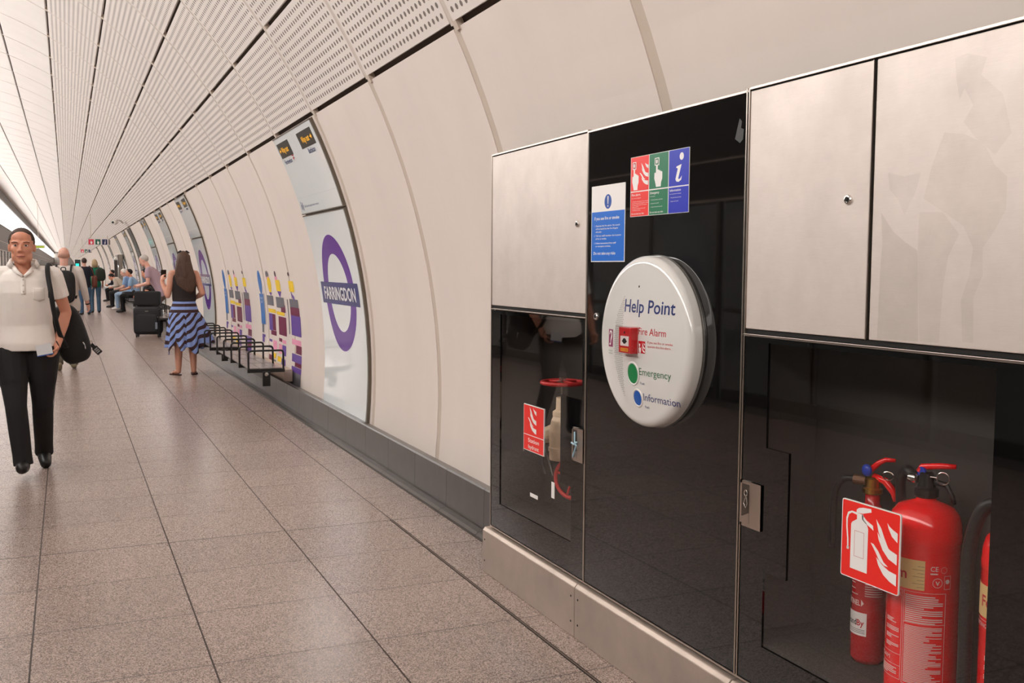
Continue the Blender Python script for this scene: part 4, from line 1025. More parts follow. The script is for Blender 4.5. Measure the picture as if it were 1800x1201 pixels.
b = MB(); b.box(-1.72, -1.05, -.03, .03, 2.45, 2.66); b.build('sign_box', M_decal, t)
b = MB(); b.add([(-1.68, -.032, 2.49), (-1.12, -.032, 2.49), (-1.12, -.032, 2.60), (-1.68, -.032, 2.60)], [(0, 1, 2, 3)]); b.build('green_strip', mat('lime', (176, 200, 40), .4), t)
b = MB(); b.tube([(-1.4, 0, 2.66), (-1.4, 0, 5.1)], .012, 8); b.build('hanger', M_joint, t)
t = empty('route_display', (0, 50, 0), 0, 'slim dark totem with glowing turquoise screen beyond the bald man', 'display')
b = MB(); b.box(.36, .60, -.04, .04, 0, 1.78); q = MB(); q.box(.39, .53, -.046, -.041, 1.49, 1.60); q.build('screen', mat('turquoise_screen', (30, 190, 170), .4, emit=(40, 220, 200), estr=1.2), t); b.build('casing', mat('display_casing', (40, 52, 50), .4), t)
# equipment totem against the wall
t = empty('equipment_cabinet', (0, 42, 0), 0, 'distant grey cabinet with white post standing against the wall by seated people', 'cabinet')
b = MB(); b.box(1.88, 2.02, 0, 3.0, 0, 1.95); b.build('body', mat('cabinet_grey', (132, 122, 112), .4), t)
b = MB(); b.box(1.872, 1.88, 0.05, 1.0, .22, 1.93); b.build('black_front', M_black, t)
b = MB(); b.lathe([(.30, 0), (.30, .03), (.26, .06), (.05, .07)], 32, Matrix.Translation((1.872, 1.4, 1.25)) @ Matrix.Rotation(-PI/2, 4, 'Y')); b.build('help_disc', M_white, t)
t = empty('white_post', (1.74, 41.2, 0), 0, 'slim white post standing on floor just before distant grey cabinet', 'post')
b = MB(); b.lathe([(.10, 0), (.10, 1.05), (.075, 1.08)], 20); b.build('base_column', M_white, t)
b = MB(); b.lathe([(.06, 1.08), (.06, 1.72)], 16); b.build('upper_column', M_kerb, t); b = MB(); b.ell((0, 0, 1.77), (.075, .075, .075)); b.build('top_cap', M_white, t, smooth=True)
# ================================================================ PEOPLE
M_skin = mat('skin', (206, 148, 124), .55, noise=.05, nscale=30)
M_skin2 = mat('skin_tan', (214, 148, 120), .5)
M_skinp = mat('skin_pale', (222, 168, 148), .55)
def fuse(mb, name, material, parent, vox=.008, smooth=3, fac=.5):
    """one continuous surface grown round overlapping volumes"""
    me = bpy.data.meshes.new(name); me.from_pydata(mb.v, [], mb.f); me.update()
    bm = bmesh.new(); bm.from_mesh(me); bmesh.ops.recalc_face_normals(bm, faces=bm.faces); bm.to_mesh(me); bm.free()
    o = bpy.data.objects.new(name, me); COL.objects.link(o)
    r = o.modifiers.new('r', 'REMESH'); r.mode = 'VOXEL'; r.voxel_size = vox; r.use_smooth_shade = True
    s = o.modifiers.new('s', 'SMOOTH'); s.factor = fac; s.iterations = smooth
    bpy.context.view_layer.update()
    me2 = bpy.data.meshes.new_from_object(o.evaluated_get(bpy.context.evaluated_depsgraph_get()))
    o.modifiers.clear(); o.data = me2; bpy.data.meshes.remove(me); me2.name = name
    for p in me2.polygons: p.use_smooth = True
    me2.materials.clear(); me2.materials.append(material)
    o.parent = parent
    return o
V = Vector
def lerp(a, b, t): return V(a)+(V(b)-V(a))*t
BASE = dict(hip=(0, 0, .95), hr=(.095, 0, .91), hl=(-.095, 0, .91), kr=(.105, .02, .50), kl=(-.105, .02, .50), ar=(.105, -.02, .09), al=(-.105, -.02, .09),
            tr=(.125, .13, .025), tl=(-.125, .13, .025), waist=(0, 0, 1.08), chest=(0, .01, 1.30), neck=(0, -.005, 1.49), head=(0, .02, 1.645),
            sr=(.185, -.01, 1.435), sl=(-.185, -.01, 1.435), er=(.235, -.03, 1.15), el=(-.235, -.03, 1.15), wr=(.245, .05, .90), wl=(-.245, .05, .90),
            fr=(.245, .09, .80), fl=(-.245, .09, .80))
def torso_secs(J, ease=0., top='neck', bot='hip', k=1., wid=1.):
    side = (V(J['sr'])-V(J['sl'])).normalized(); hside = (V(J['hr'])-V(J['hl'])).normalized()
    hip, wa, ch, ne = (V(J[q]) for q in ('hip', 'waist', 'chest', 'neck'))
    def fwd(a, up): return up.cross(a).normalized()
    L = []
    seq = [(hip+(hip-wa)*.35, hside, wa-hip, .155, .11), (hip, hside, wa-hip, .170, .118), (lerp(hip, wa, .6), hside, wa-hip, .155, .105), (wa, side, ch-wa, .145, .10), (lerp(wa, ch, .55), side, ch-wa, .158, .112),
           (ch, side, ne-ch, .172, .118), (lerp(ch, ne, .45), side, ne-ch, .172, .105), (lerp(ch, ne, .72), side, ne-ch, .150, .085), (lerp(ch, ne, .9), side, ne-ch, .10, .065)]
    for c, a, u, w, d in seq:
        u = u.normalized(); f = fwd(a, u); L.append((c, a, f, w*wid*k+ease, d*k+ease))
    return L
def hand(mb, w, tip, curl, side, k=1., thumb=None):
    """palm, four unequal bent fingers and a thumb. w wrist, tip direction point, curl: vector fingers bend towards"""
    w = V(w); d = (V(tip)-w).normalized(); c = V(curl); c = (c-d*c.dot(d)).normalized(); s = d.cross(c).normalized()*side
    mb.cap(w-d*.01, .026*k, w+d*.03*k, .030*k, 10)
    for j in (-1, 0, 1): mb.cap(w+d*.03*k+s*j*.017*k, .017*k, w+d*.085*k+s*j*.022*k, .014*k, 8)
    for j, (L, off) in enumerate(((.072, .028), (.082, .0095), (.076, -.0095), (.060, -.028))):
        b = w+d*.088*k+s*off*k; p1 = b+(d*.85+c*.45)*L*.42*k; p2 = p1+(d*.45+c*.9)*L*.33*k; p3 = p2+(d*-.05+c)*L*.27*k
        mb.cap(b, .0095*k, p1, .0088*k, 8); mb.cap(p1, .0088*k, p2, .008*k, 8); mb.cap(p2, .008*k, p3, .007*k, 8)
    b = w+d*.035*k+s*.026*k; p1 = b+(d*.6+s*.7+c*.4)*.038*k; p2 = p1+(d*.85+s*.1+c*.5)*.032*k
    mb.cap(b, .013*k, p1, .011*k, 8); mb.cap(p1, .011*k, p2, .0085*k, 8)
def head_frame(J, look=None):
    h = V(J['head']); 
    return h
def head(mb, C, M, det=True):
    P = lambda x, y, z: M @ V((x, y, z))
    E = lambda c, r: mb.ell(c, r, M)
    E((0, -.012, .035), (.072, .092, .082)); E((0, .022, -.020), (.062, .070, .082)); E((0, .030, -.072), (.046, .050, .040)); E((0, .062, -.092), (.024, .022, .020))
    for s in (-1, 1):
        E((s*.036, .050, -.018), (.025, .028, .028)); E((s*.034, .036, -.062), (.024, .034, .032)); E((s*.047, .004, -.058), (.014, .036, .034))
        E((s*.072, -.008, -.006), (.010, .017, .029))
        mb.cap(P(s*.012, .085, .024), .010, P(s*.048, .068, .026), .011, 8)
    mb.cap(P(0, .084, .018), .009, P(0, .104, -.024), .012, 8); 
    for s in (-1, 1): E((s*.012, .092, -.030), (.009, .012, .008))
    E((0, .078, -.058), (.026, .014, .007)); E((0, .076, -.070), (.022, .014, .007)); E((0, .052, .055), (.052, .034, .040))
def head_extras(t, M, brow=(104, 74, 60), glasses=False):
    for s in (-1, 1):
        e = MB(); e.ell((s*.030, .0775, .006), (.0130, .0095, .0072), M); eo = e.build('eye', mat('eye_white', (226, 214, 206), .25), t, smooth=True)
        e = MB(); e.ell((s*.030, .0862, .0058), (.0052, .0022, .0052), M, 12, 8); e.build('iris', mat('iris_brown', (48, 34, 28), .2), eo, smooth=True)
        e = MB(); e.cap(M @ V((s*.017, .0950, .0245)), .0026, M @ V((s*.034, .0905, .0275)), .0030, 8); e.cap(M @ V((s*.034, .0905, .0275)), .0030, M @ V((s*.050, .078, .024)), .0018, 8); e.build('eyebrow', mat('brow_%d' % brow[0], brow, .7), t, smooth=True)
        e = MB(); e.cap(M @ V((s*.018, .088, .0125)), .0028, M @ V((s*.030, .0885, .0148)), .0030, 8); e.cap(M @ V((s*.030, .0885, .0148)), .0030, M @ V((s*.043, .080, .0105)), .0024, 8); e.build('eyelid', M_skin2, t, smooth=True)
    e = MB(); e.cap(M @ V((-.022, .082, -.062)), .003, M @ V((0, .0925, -.0615)), .0058, 8); e.cap(M @ V((0, .0925, -.0615)), .0058, M @ V((.022, .082, -.062)), .003, 8); e.build('lips', mat('lips', (168, 92, 84), .5), t, smooth=True)
def hair_cap(t, M, mode, material, k=1.0):
    mb = MB(); n, m2 = 40, 26; c = V((0, -.012, .035)); r = V((.0775, .0975, .0885))*k
    vs = []
    for i in range(m2+1):
        a = -PI/2+PI*i/m2
        for j in range(n):
            d = V((math.cos(a)*math.cos(2*PI*j/n), math.cos(a)*math.sin(2*PI*j/n), math.sin(a)))
            p = V((r.x*d.x, r.y*d.y, r.z*d.z))+c
            if mode == 'short':
                keep = (p.z > .078+.12*abs(p.x) and p.y < .070) or (p.y < .034 and p.z > .040) or (p.y < .016 and p.z > .006) or (p.y < -.030 and p.z > -.040)
            elif mode == 'fringe': keep = (p.z > .050) or (p.y < .020 and p.z > -.01) or (p.y < -.03 and p.z > -.06)
            elif mode == 'sides': keep = (p.y < .02 and p.z < .035)
            else: keep = (p.z > .070) or (p.y < .03)
            if not keep: p = (p-c)*.86+c
            vs.append(M @ p)
    mb.v = [tuple(v) for v in vs]
    for i in range(m2):
        for j in range(n): mb.f.append((i*n+j, i*n+(j+1) % n, (i+1)*n+(j+1) % n, (i+1)*n+j))
    return mb.build('hair', material, t, smooth=True)
def human(label, loc, rz, J=None, scale=1., skin=None, top=None, sleeve=.45, bottom=None, leg=1., shoes=None, hairm=None, hairmode='short', yaw=0., pitch=0., roll=0., face=False,
          vox=.010, wid=1., belly=0., sole=None, extra=None, group=None, top_drop=.10, curl_r=None, curl_l=None, legease=.0, hs=1., thigh=0., foot=1.):
    J = {**BASE, **(J or {})}
    t = empty('person', loc, rz, label, 'person', group); t.scale = (scale,)*3
    skin = skin or M_skin
    hC = V(J['head']); M = Matrix.Translation(hC) @ Matrix.Rotation(yaw, 4, 'Z') @ Matrix.Rotation(pitch, 4, 'X') @ Matrix.Rotation(roll, 4, 'Y') @ Matrix.Scale(hs, 4)
    b = MB(); b.loft(torso_secs(J, -.012, wid=wid), 20)
    b.cap(lerp(J['chest'], J['neck'], .7), .062, V(J['neck']), .056); b.cap(V(J['neck']), .056, M @ V((0, -.012, -.05)), .054)
    head(b, hC, M)
    for s, sh, el, wr, fi in (('r', 'sr', 'er', 'wr', 'fr'), ('l', 'sl', 'el', 'wl', 'fl')):
        b.cap(lerp(J['neck'], J[sh], .35)-V((0, 0, .02)), .05, J[sh], .052); b.cap(J[sh], .052, J[el], .039); b.cap(lerp(J[el], J[wr], .0), .039, lerp(J[el], J[wr], .35), .040); b.cap(lerp(J[el], J[wr], .35), .040, J[wr], .026)
        cu = (curl_r if s == 'r' else curl_l) or (0, .3, -.1) if abs((V(J[fi])-V(J[wr])).normalized().z) < .8 else ((curl_r if s == 'r' else curl_l) or ((-.9 if s == 'r' else .9), .4, 0))
        hand(b, J[wr], J[fi], cu, 1 if s == 'r' else -1, .95)
    for h, k, a, to in (('hr', 'kr', 'ar', 'tr'), ('hl', 'kl', 'al', 'tl')):
        b.cap(J[h], .082, J[k], .054); b.cap(J[k], .054, lerp(J[k], J[a], .35), .055); b.cap(lerp(J[k], J[a], .35), .055, J[a], .038)
        b.cap(V(J[a])-V((0, 0, .03)), .036, lerp(J[a], J[to], .5)-V((0, 0, .015)), .030); b.cap(lerp(J[a], J[to], .5)-V((0, 0, .015)), .030, V(J[to])+V((0, 0, .0)), .018)
    fuse(b, 'body', skin, t, vox, 3)
    if face: head_extras(t, M)
    if hairm: hair_cap(t, M, hairmode, hairm)
    if top:
        c = MB(); S = torso_secs(J, .012, wid=wid)
        hip = V(J['hip']); dn = (hip-V(J['waist'])).normalized()
        u, f = S[1][1], S[1][2]
        S = [(hip+dn*top_drop, u, f, (.183 if top_drop > 0 else .166)*wid, .128+belly*.3)]+[(q[0]+q[2]*belly*.25, q[1], q[2], q[3]+(.012 if i < 4 else 0), q[4]+belly*(.6 if i in (2, 3, 4) else .3)) for i, q in enumerate(S) if i >= (3 if top_drop < 0 else 1)]
        c.loft(S, 24)
        c.cap(lerp(J['chest'], J['neck'], .70), .08, lerp(J['chest'], J['neck'], .86), .068)
        for sh, el, wr in (('sr', 'er', 'wr'), ('sl', 'el', 'wl')):
            if sleeve > 0:
                c.cap(lerp(J['neck'], J[sh], .3)-V((0, 0, .028)), .062, J[sh], .062)
                p0, p1, p2 = V(J[sh]), V(J[el]), V(J[wr])
                tt = min(sleeve*2, 1.)
                d = (p1-p0).normalized()
                c.tube([p0, lerp(p0, p1, tt*.5), lerp(p0, p1, tt)], [.066, .064, .060 if sleeve <= .5 else .052], 16)
                if sleeve > .5:
                    c.cap(p1, .052, p1, .052); c.tube([p1, lerp(p1, p2, (sleeve-.5)*2)], [.052, .042], 16)
        fuse(c, 'shirt', top, t, vox, 4)
    if bottom:
        c = MB(); S = torso_secs(J, .004, wid=wid)
        c.loft([S[0], S[1], S[2]], 20)
        for h, k, a in (('hr', 'kr', 'ar'), ('hl', 'kl', 'al')):
            hp, kn, an = V(J[h]), V(J[k]), V(J[a])
            hp = hp-V((0, 0, thigh*4)); c.cap(hp, .100+legease*.5+thigh, kn, .068+legease)
            if thigh: c.cap(hp, .108+thigh, lerp(hp, kn, .55), .088+thigh*.6)
            if leg < .6:
                pass
            else: c.tube([kn, lerp(kn, an, .4), lerp(kn, an, .9), lerp(kn, an, 1.10)], [.068+legease, .066+legease, .060+legease, .062+legease], 16)
        fuse(c, 'trousers' if leg > .6 else 'shorts', bottom, t, vox, 3)
    if shoes:
        for a, to in (('ar', 'tr'), ('al', 'tl')):
            c = MB(); A, T_ = V(J[a]), V(J[to]); A0_ = A-V((0, 0, .045)); d = (T_-A0_); 
            c.cap(A0_-d.normalized()*.035, .042*foot, A0_+d*.35, .044*foot); c.cap(A0_+d*.35, .044*foot, T_+V((0, 0, .004)), .036*foot); c.cap(A+V((0, 0, -.03)), .045, A0_, .042)
            so = fuse(c, 'shoe', shoes, t, .006, 2)
            if sole:
                c = MB(); s0 = V((0, 0, -.030)); c.cap(A0_-d.normalized()*.03+s0, .016, T_+V((0, 0, -.018)), .015); fuse(c, 'sole', sole, so, .005, 1)
    return t, J, M
def rbox(mb, cx, cy, cz, a, b, c, M=None, p=.55):
    """soft cushion-like box"""
    n, m2 = 28, 18; sg = lambda x: math.copysign(abs(x)**p, x); o = len(mb.v)
    for i in range(m2+1):
        t = -PI/2+PI*i/m2
        for j in range(n):
            q = 2*PI*j/n; v = V((cx+a*sg(math.cos(t))*sg(math.cos(q)), cy+b*sg(math.cos(t))*sg(math.sin(q)), cz+c*sg(math.sin(t))))
            mb.v.append(tuple(M @ v if M else v))
    for i in range(m2):
        for j in range(n): mb.f.append((o+i*n+j, o+i*n+(j+1) % n, o+(i+1)*n+(j+1) % n, o+(i+1)*n+j))
    return mb

C_white = mat('cotton_offwhite', (244, 236, 229), .85, noise=.05, nscale=6, bump=.5)
C_black = mat('cotton_black', (24, 22, 23), .85, noise=.1, nscale=8, bump=.5)
C_shoe = mat('shoe_leather_black', (20, 18, 18), .4)
C_bag = mat('bag_black', (17, 17, 18), .7, bump=.5, nscale=40)

# ---- walking man in the foreground
Jm = dict(hip=(0, 0, .945), hr=(.10, 0, .90), hl=(-.10, 0, .90), kr=(.075, .15, .50), kl=(-.092, -.03, .49), ar=(.040, .20, .125), al=(-.088, -.24, .125), tr=(.042, .345, .085), tl=(-.10, -.11, .03),
          waist=(0, 0, 1.08), chest=(.005, .015, 1.30), neck=(.01, 0, 1.485), head=(.012, .03, 1.632), sr=(.195, .01, 1.43), sl=(-.185, -.01, 1.435),
          er=(.275, .0, 1.16), el=(-.265, -.06, 1.155), wr=(.28, .10, .93), wl=(-.205, .035, .935), fr=(.275, .15, .84), fl=(-.17, .07, .84))
man, J, HM = human('man in off-white polo shirt and black trousers walking towards the camera', (-.275, 7.98, 0), PI, Jm, 1.0, M_skin2, C_white, .30, C_black, 1., C_shoe, mat('hair_brown_grey', (74, 58, 50), .8), 'short',
                   yaw=-.04, pitch=.02, face=True, vox=.0065, wid=1.04, belly=.012, hs=1.13, sole=mat('sole_black', (14, 14, 14), .6), top_drop=.055, legease=.004, thigh=.010, foot=1.10)
# collar, placket, pocket, badge: all laid on the surface of the shirt
from mathutils.bvhtree import BVHTree
shirt = [o for o in man.children if o.name.startswith('shirt')][0]
bvh = BVHTree.FromPolygons([v.co.copy() for v in shirt.data.vertices], [tuple(p.vertices) for p in shirt.data.polygons])
def on_shirt(x, z, off=.003):
    h = bvh.ray_cast(V((x, .6, z)), V((0, -1, 0)))
    return (h[0] if h[0] else V((x, .06, z)))+V((0, off, 0))
cx0, vz = .006, 1.418
vline = []                                   # right half of the opening: from the V point up to the neck side
for k in range(9):
    f = k/8; x = .070*f**.8; z = vz+.100*f
    vline.append(on_shirt(cx0+x, z, .002))
vmap = {}
for s in (-1, 1):
    vmap[s] = [on_shirt(cx0+s*(.072*(k/8)**.85), vz+.098*(k/8), .002) for k in range(9)]
bm = bmesh.new(); bm.from_mesh(shirt.data)
kill = [v for v in bm.verts if v.co.z > vz and abs(v.co.x-cx0) < .072*min(1, max(0, (v.co.z-vz)/.098))**.85 and v.co.y > -.02]
kill += [v for v in bm.verts if v.co.z > 1.515 and math.hypot((v.co.x-cx0)/.078, (v.co.y+.004)/.074) < 1 and v not in kill]
bmesh.ops.delete(bm, geom=kill, context='VERTS'); bm.to_mesh(shirt.data); bm.free()
for s in (-1, 1):
    base = vmap[s]+[V((cx0+s*.080*math.cos(a), -.004-.078*math.sin(a), 1.522+.012*math.sin(a))) for a in [PI/2*k/7 for k in range(8)]]
    vs = []; n = len(base)
    for k, p in enumerate(base):
        f = min(1, k/8); out = V((s*(.4+.6*f), .9-.9*f if k <= 8 else -(k-8)/8., 0)).normalized()
        drop = .036 if 2 < k < 10 else (.030 if k >= 10 else .006+.012*k)
        vs += [p+V((0, 0, .004))-out*.002, p+out*.008+V((0, 0, .014+.006*f)), p+out*(.012+drop*.45)+V((0, 0, .010-drop*.9*f-.01*(1-f)))]
    f_ = []
    for k in range(n-1): f_ += [(3*k, 3*k+1, 3*k+4, 3*k+3), (3*k+1, 3*k+2, 3*k+5, 3*k+4)]
    c = MB(); c.add(vs, f_); co = c.build('collar', C_white, man, smooth=True, fixn=False); sd = co.modifiers.new('s', 'SOLIDIFY'); sd.thickness = .004
c = MB(); vs = [on_shirt(cx0+x, vz-.004-.012*k, .003) for k in range(11) for x in (-.015, .0, .015)]
c.add(vs, [(3*k+i, 3*k+i+1, 3*k+i+4, 3*k+i+3) for k in range(10) for i in range(2)]); pk = c.build('placket', C_white, man, smooth=True); sd = pk.modifiers.new('s', 'SOLIDIFY'); sd.thickness = .004
c = MB()
for k in range(3): c.lathe([(.0055, 0), (.0055, .003), (.003, .0035)], 14, Matrix.Translation(on_shirt(cx0, vz-.018-.042*k, .004)) @ Matrix.Rotation(-PI/2, 4, 'X'))
c.build('button', mat('button_cream', (206, 196, 184), .4), pk)
c = MB(); nx_, nz_ = 8, 8; vs = [on_shirt(-.055-.075*i/nx_, 1.342-.085*j/nz_-(.014*(1-abs(2*i/nx_-1)) if j == nz_ else 0), .003) for i in range(nx_+1) for j in range(nz_+1)]
c.add(vs, [(i*(nz_+1)+j, (i+1)*(nz_+1)+j, (i+1)*(nz_+1)+j+1, i*(nz_+1)+j+1) for i in range(nx_) for j in range(nz_)]); pk = c.build('chest_pocket', C_white, man, smooth=True); sd = pk.modifiers.new('s', 'SOLIDIFY'); sd.thickness = .005
c = MB(); B_ = Matrix.Translation((-.115, .140, .905)) @ Matrix.Rotation(.16, 4, 'Y') @ Matrix.Rotation(.15, 4, 'Z'); c.box(-.052, .052, -.002, .002, -.034, .034, B_); c.box(-.052, .052, -.003, .003, -.040, -.034, B_)
bd_ = c.build('badge_card', mat('badge_white', (226, 228, 230), .3), man)
c = MB(); c.box(-.052, .052, -.0035, .0035, -.047, -.040, B_); c.build('badge_edge', mat('badge_blue', (50, 90, 170), .4), bd_)
c = MB(); c.tube([(-.195, .075, .955), (-.22, .06, .90), (-.19, .075, .86)], [.004]*3, 6); c.build('pocket_seam', mat('seam_black', (34, 32, 33), .8), man)
# backpack carried on his left shoulder
bp = empty('backpack', (-.275, 7.98, 0), PI, 'soft black backpack slung behind hip of the walking man in polo shirt', 'backpack')
c = MB(); MM = Matrix.Translation((-.285, -.20, .985)) @ Matrix.Rotation(.30, 4, 'Y'); rbox(c, 0, 0, 0, .120, .09, .225, MM, .62); rbox(c, -.01, -.06, -.05, .09, .06, .13, MM, .6)
fuse(c, 'bag_body', C_bag, bp, .008, 3)
c = MB(); bent(c, [(-.27, -.14, 1.20), (-.20, -.115, 1.42), (-.155, -.03, 1.505), (-.152, .095, 1.44), (-.168, .155, 1.32), (-.185, .14, 1.18), (-.215, .06, 1.02), (-.26, -.06, .90)], .017, 10); st_ = c.build('shoulder_strap', C_bag, bp, smooth=True)
c = MB(); c.box(-.185, -.152, .145, .172, 1.27, 1.32); c.build('strap_buckle', C_shoe, st_, bevel=.004)
c = MB(); c.tube([(-.395, -.20, .94), (-.425, -.21, .925)], .004, 6); c.tube([(-.432+.010*math.cos(a), -.21, .92+.012*math.sin(a)) for a in [k*PI/6 for k in range(12)]], .0028, 6, close=True); rg = c.build('ring', M_chrome, bp)
c = MB(); TM = Matrix.Translation((-.462, -.21, .872)) @ Matrix.Rotation(.72, 4, 'Y'); c.box(-.014, .014, -.003, .003, .012, .045, TM); c.box(-.022, .022, -.003, .003, -.05, .014, TM); tg = c.build('luggage_tag', M_blackp, bp)
c = MB(); tm_ = lambda u, v, h=0.: TM @ V((-(u), .0036+h, v)); 
for k in range(3): put_text(c, 'OOO', -.014, -.008-.014*k, .028, .009, tm_, .02)
c.build('tag_lettering', M_decal, tg)
c = MB(); bent(c, [(-.375, -.11, .93), (-.385, -.10, .91), (-.39, -.10, .88)], .004, 6); c.build('zip_pull', M_chrome, bp)

# ---- bald man with backpack
Jb = dict(er=(.255, .0, 1.16), wr=(.30, .10, .93), fr=(.315, .15, .83), el=(-.24, 0, 1.15), kr=(.10, .10, .50), ar=(.09, .10, .10), tr=(.09, .25, .03), kl=(-.10, .0, .50), al=(-.09, -.20, .14), tl=(-.09, -.10, .025))
bm_, J, HM = human('bald man in white shirt walking away, black backpack on his back', (-.03, 15.7, 0), -.05, Jb, 1.0, M_skinp, mat('shirt_cream', (222, 212, 204), .85, bump=.4, nscale=7), .84, mat('chino_olive', (92, 84, 70), .85), 1., mat('shoe_olive_white', (150, 142, 118), .6),
                   mat('hair_grey_stubble', (206, 160, 142), .9), 'sides', vox=.009, wid=1.1, belly=.02)
c = MB(); c.tube([lerp(J['er'], J['wr'], .86), lerp(J['er'], J['wr'], .93)], [.034, .033], 16); c.build('watch_strap', M_blackp, bm_)
bp = empty('backpack', (-.03, 15.7, 0), -.05, 'black backpack worn on the back of the bald man', 'backpack')
c = MB(); rbox(c, 0, -.215, 1.20, .155, .085, .235); rbox(c, 0, -.27, 1.12, .12, .06, .13); fuse(c, 'bag_body', C_bag, bp, .009, 3)
for s in (-1, 1):
    c = MB(); bent(c, [(s*.09, -.14, 1.40), (s*.10, -.06, 1.505), (s*.11, .08, 1.46), (s*.13, .145, 1.32), (s*.16, .10, 1.14), (s*.15, -.12, 1.04)], .014, 8); c.build('shoulder_strap', C_bag, bp, smooth=True)
c = MB(); bent(c, [(-.03, -.20, 1.425), (-.025, -.20, 1.47), (.025, -.20, 1.47), (.03, -.20, 1.425)], .007, 8); c.build('grab_handle', C_bag, bp, smooth=True)

# ---- pair standing farther on
M_jean = mat('denim_blue', (66, 92, 122), .85, noise=.15, nscale=12)
p3_, _, _ = human('dark haired person in navy top standing left of blond person in green', (.50, 33.2, 0), .25, None, .985, M_skinp, mat('top_navy', (22, 24, 38), .8), .4, M_jean, 1., C_shoe, mat('hair_dark_brown', (66, 50, 44), .8), 'full', vox=.014)
c = empty('shoulder_bag', (.50, 33.2, 0), .25, 'reddish brown shoulder bag hanging beside the person in navy top', 'bag')
q = MB(); rbox(q, .27, -.06, 1.02, .07, .13, .19); fuse(q, 'bag_body', mat('leather_brown', (104, 50, 38), .5), c, .014, 2)
q = MB(); bent(q, [(.26, -.08, 1.18), (.19, -.09, 1.40), (.14, 0, 1.50), (.19, .10, 1.36), (.27, .02, 1.18)], .012, 8); q.build('strap', mat('leather_brown', (1, 1, 1)), c, smooth=True)
p4_, J4, M4 = human('blond person in green top and blue jeans with dark bag on back', (.82, 34.4, 0), .15, None, .97, M_skinp, mat('top_green', (0, 118, 86), .8), .4, mat('denim_mid', (78, 108, 134), .85, noise=.15, nscale=12), 1., C_shoe, mat('hair_blond', (178, 154, 120), .8), 'full', vox=.014)
q = MB(); S = [(M4 @ V((0, -.045, .04)), V((1, 0, 0)), V((0, 1, 0)), .085, .07), (M4 @ V((0, -.055, -.06)), V((1, 0, 0)), V((0, 1, 0)), .10, .06), (M4 @ V((0, -.06, -.16)), V((1, 0, 0)), V((0, 1, 0)), .085, .04)]
q.loft(S, 16); q.build('long_hair', mat('hair_blond', (1, 1, 1)), p4_, smooth=True)
c = empty('backpack', (.82, 34.4, 0), .15, 'dark olive daypack on the back of blond person in green', 'backpack')
q = MB(); rbox(q, .13, -.20, 1.22, .15, .09, .20); fuse(q, 'bag_body', mat('bag_olive', (46, 50, 40), .8), c, .014, 2)
q = MB(); bent(q, [(.10, -.14, 1.40), (.12, 0, 1.50), (.15, .13, 1.32), (.2, .02, 1.08)], .016, 8); q.build('shoulder_strap', mat('bag_olive', (1, 1, 1)), c, smooth=True)

# ---- woman in striped skirt, seen from behind
Jw = dict(hip=(0, 0, .93), chest=(0, .015, 1.27), neck=(0, 0, 1.45), head=(.0, .03, 1.59), sr=(.155, 0, 1.395), sl=(-.155, 0, 1.395), er=(.235, -.05, 1.13), wr=(.16, .11, 1.06), fr=(.09, .17, 1.07),
          el=(-.215, -.01, 1.10), wl=(-.275, .12, 1.28), fl=(-.265, .15, 1.37), hr=(.085, 0, .90), hl=(-.085, 0, .90), kr=(.10, .0, .48), kl=(-.085, .0, .48), ar=(.105, -.03, .085), al=(-.095, -.03, .085), tr=(.135, .10, .022), tl=(-.16, .09, .022), waist=(0, 0, 1.06))
wm_, J, HW = human('woman in black sleeveless top and striped skirt with her back turned', (1.475, 14.4, 0), .02, Jw, 1.0, M_skin, mat('top_dark_brown', (36, 27, 27), .85), 0, None, 1., None, mat('hair_long_brown', (80, 56, 43), .65, noise=.3, nscale=30, stretch=(4, 4, .4)), 'full', pitch=-.12, vox=.008, wid=.93, top_drop=-.09, curl_l=(.8, .5, 0), curl_r=(-.5, 0, .6))
mh = mat('hair_long_brown', (1, 1, 1))
q = MB(); X_, Y_ = V((1, 0, 0)), V((0, 1, 0)); c0 = V(J['head'])
q.loft([(c0+V((0, -.02, .105)), X_, Y_, .045, .05), (c0+V((0, -.035, .06)), X_, Y_, .086, .078), (c0+V((0, -.05, -.02)), X_, Y_, .098, .072), (c0+V((0, -.075, -.12)), X_, Y_, .118, .058), (c0+V((.005, -.11, -.22)), X_, Y_, .135, .045), (c0+V((.02, -.125, -.33)), X_, Y_, .125, .036), (c0+V((.045, -.125, -.42)), X_, Y_, .075, .024), (c0+V((.05, -.12, -.47)), X_, Y_, .03, .012)], 28)
rnd = random.Random(4)
for k in range(26):
    x = -.11+.22*k/25; l_ = rnd.uniform(.30, .47); q.tube([c0+V((x*.5, -.085, .04)), c0+V((x*.85, -.118-.02*(1-abs(x)*8), -.08)), c0+V((x*1.1+.0, -.155+abs(x)*.25, -.22)), c0+V((x*1.0+.03, -.150+abs(x)*.2, -l_))], [.006, .009, .009, .002], 6)
q.build('long_hair', mh, wm_, smooth=True)
q = MB(); q.cap(c0+V((-.075, -.01, .10)), .010, c0+V((.075, -.01, .10)), .010, 8); q.cap(c0+V((-.075, -.01, .10)), .010, c0+V((-.04, -.035, .115)), .016, 8); q.cap(c0+V((.075, -.01, .10)), .010, c0+V((.04, -.035, .115)), .016, 8); q.build('sunglasses', M_blackp, wm_, smooth=True)
q = MB(); pm = Matrix.Translation(V(J['fl'])+V((.02, .05, .02))) @ Matrix.Rotation(.5, 4, 'X'); q.box(-.035, .035, -.004, .004, -.07, .07, pm); ph = q.build('phone', M_blackp, None, bevel=.002)
ph.location = wm_.location; ph.rotation_euler = wm_.rotation_euler; tagp(ph, 'dark phone held up in the left hand of woman in striped skirt', 'phone')
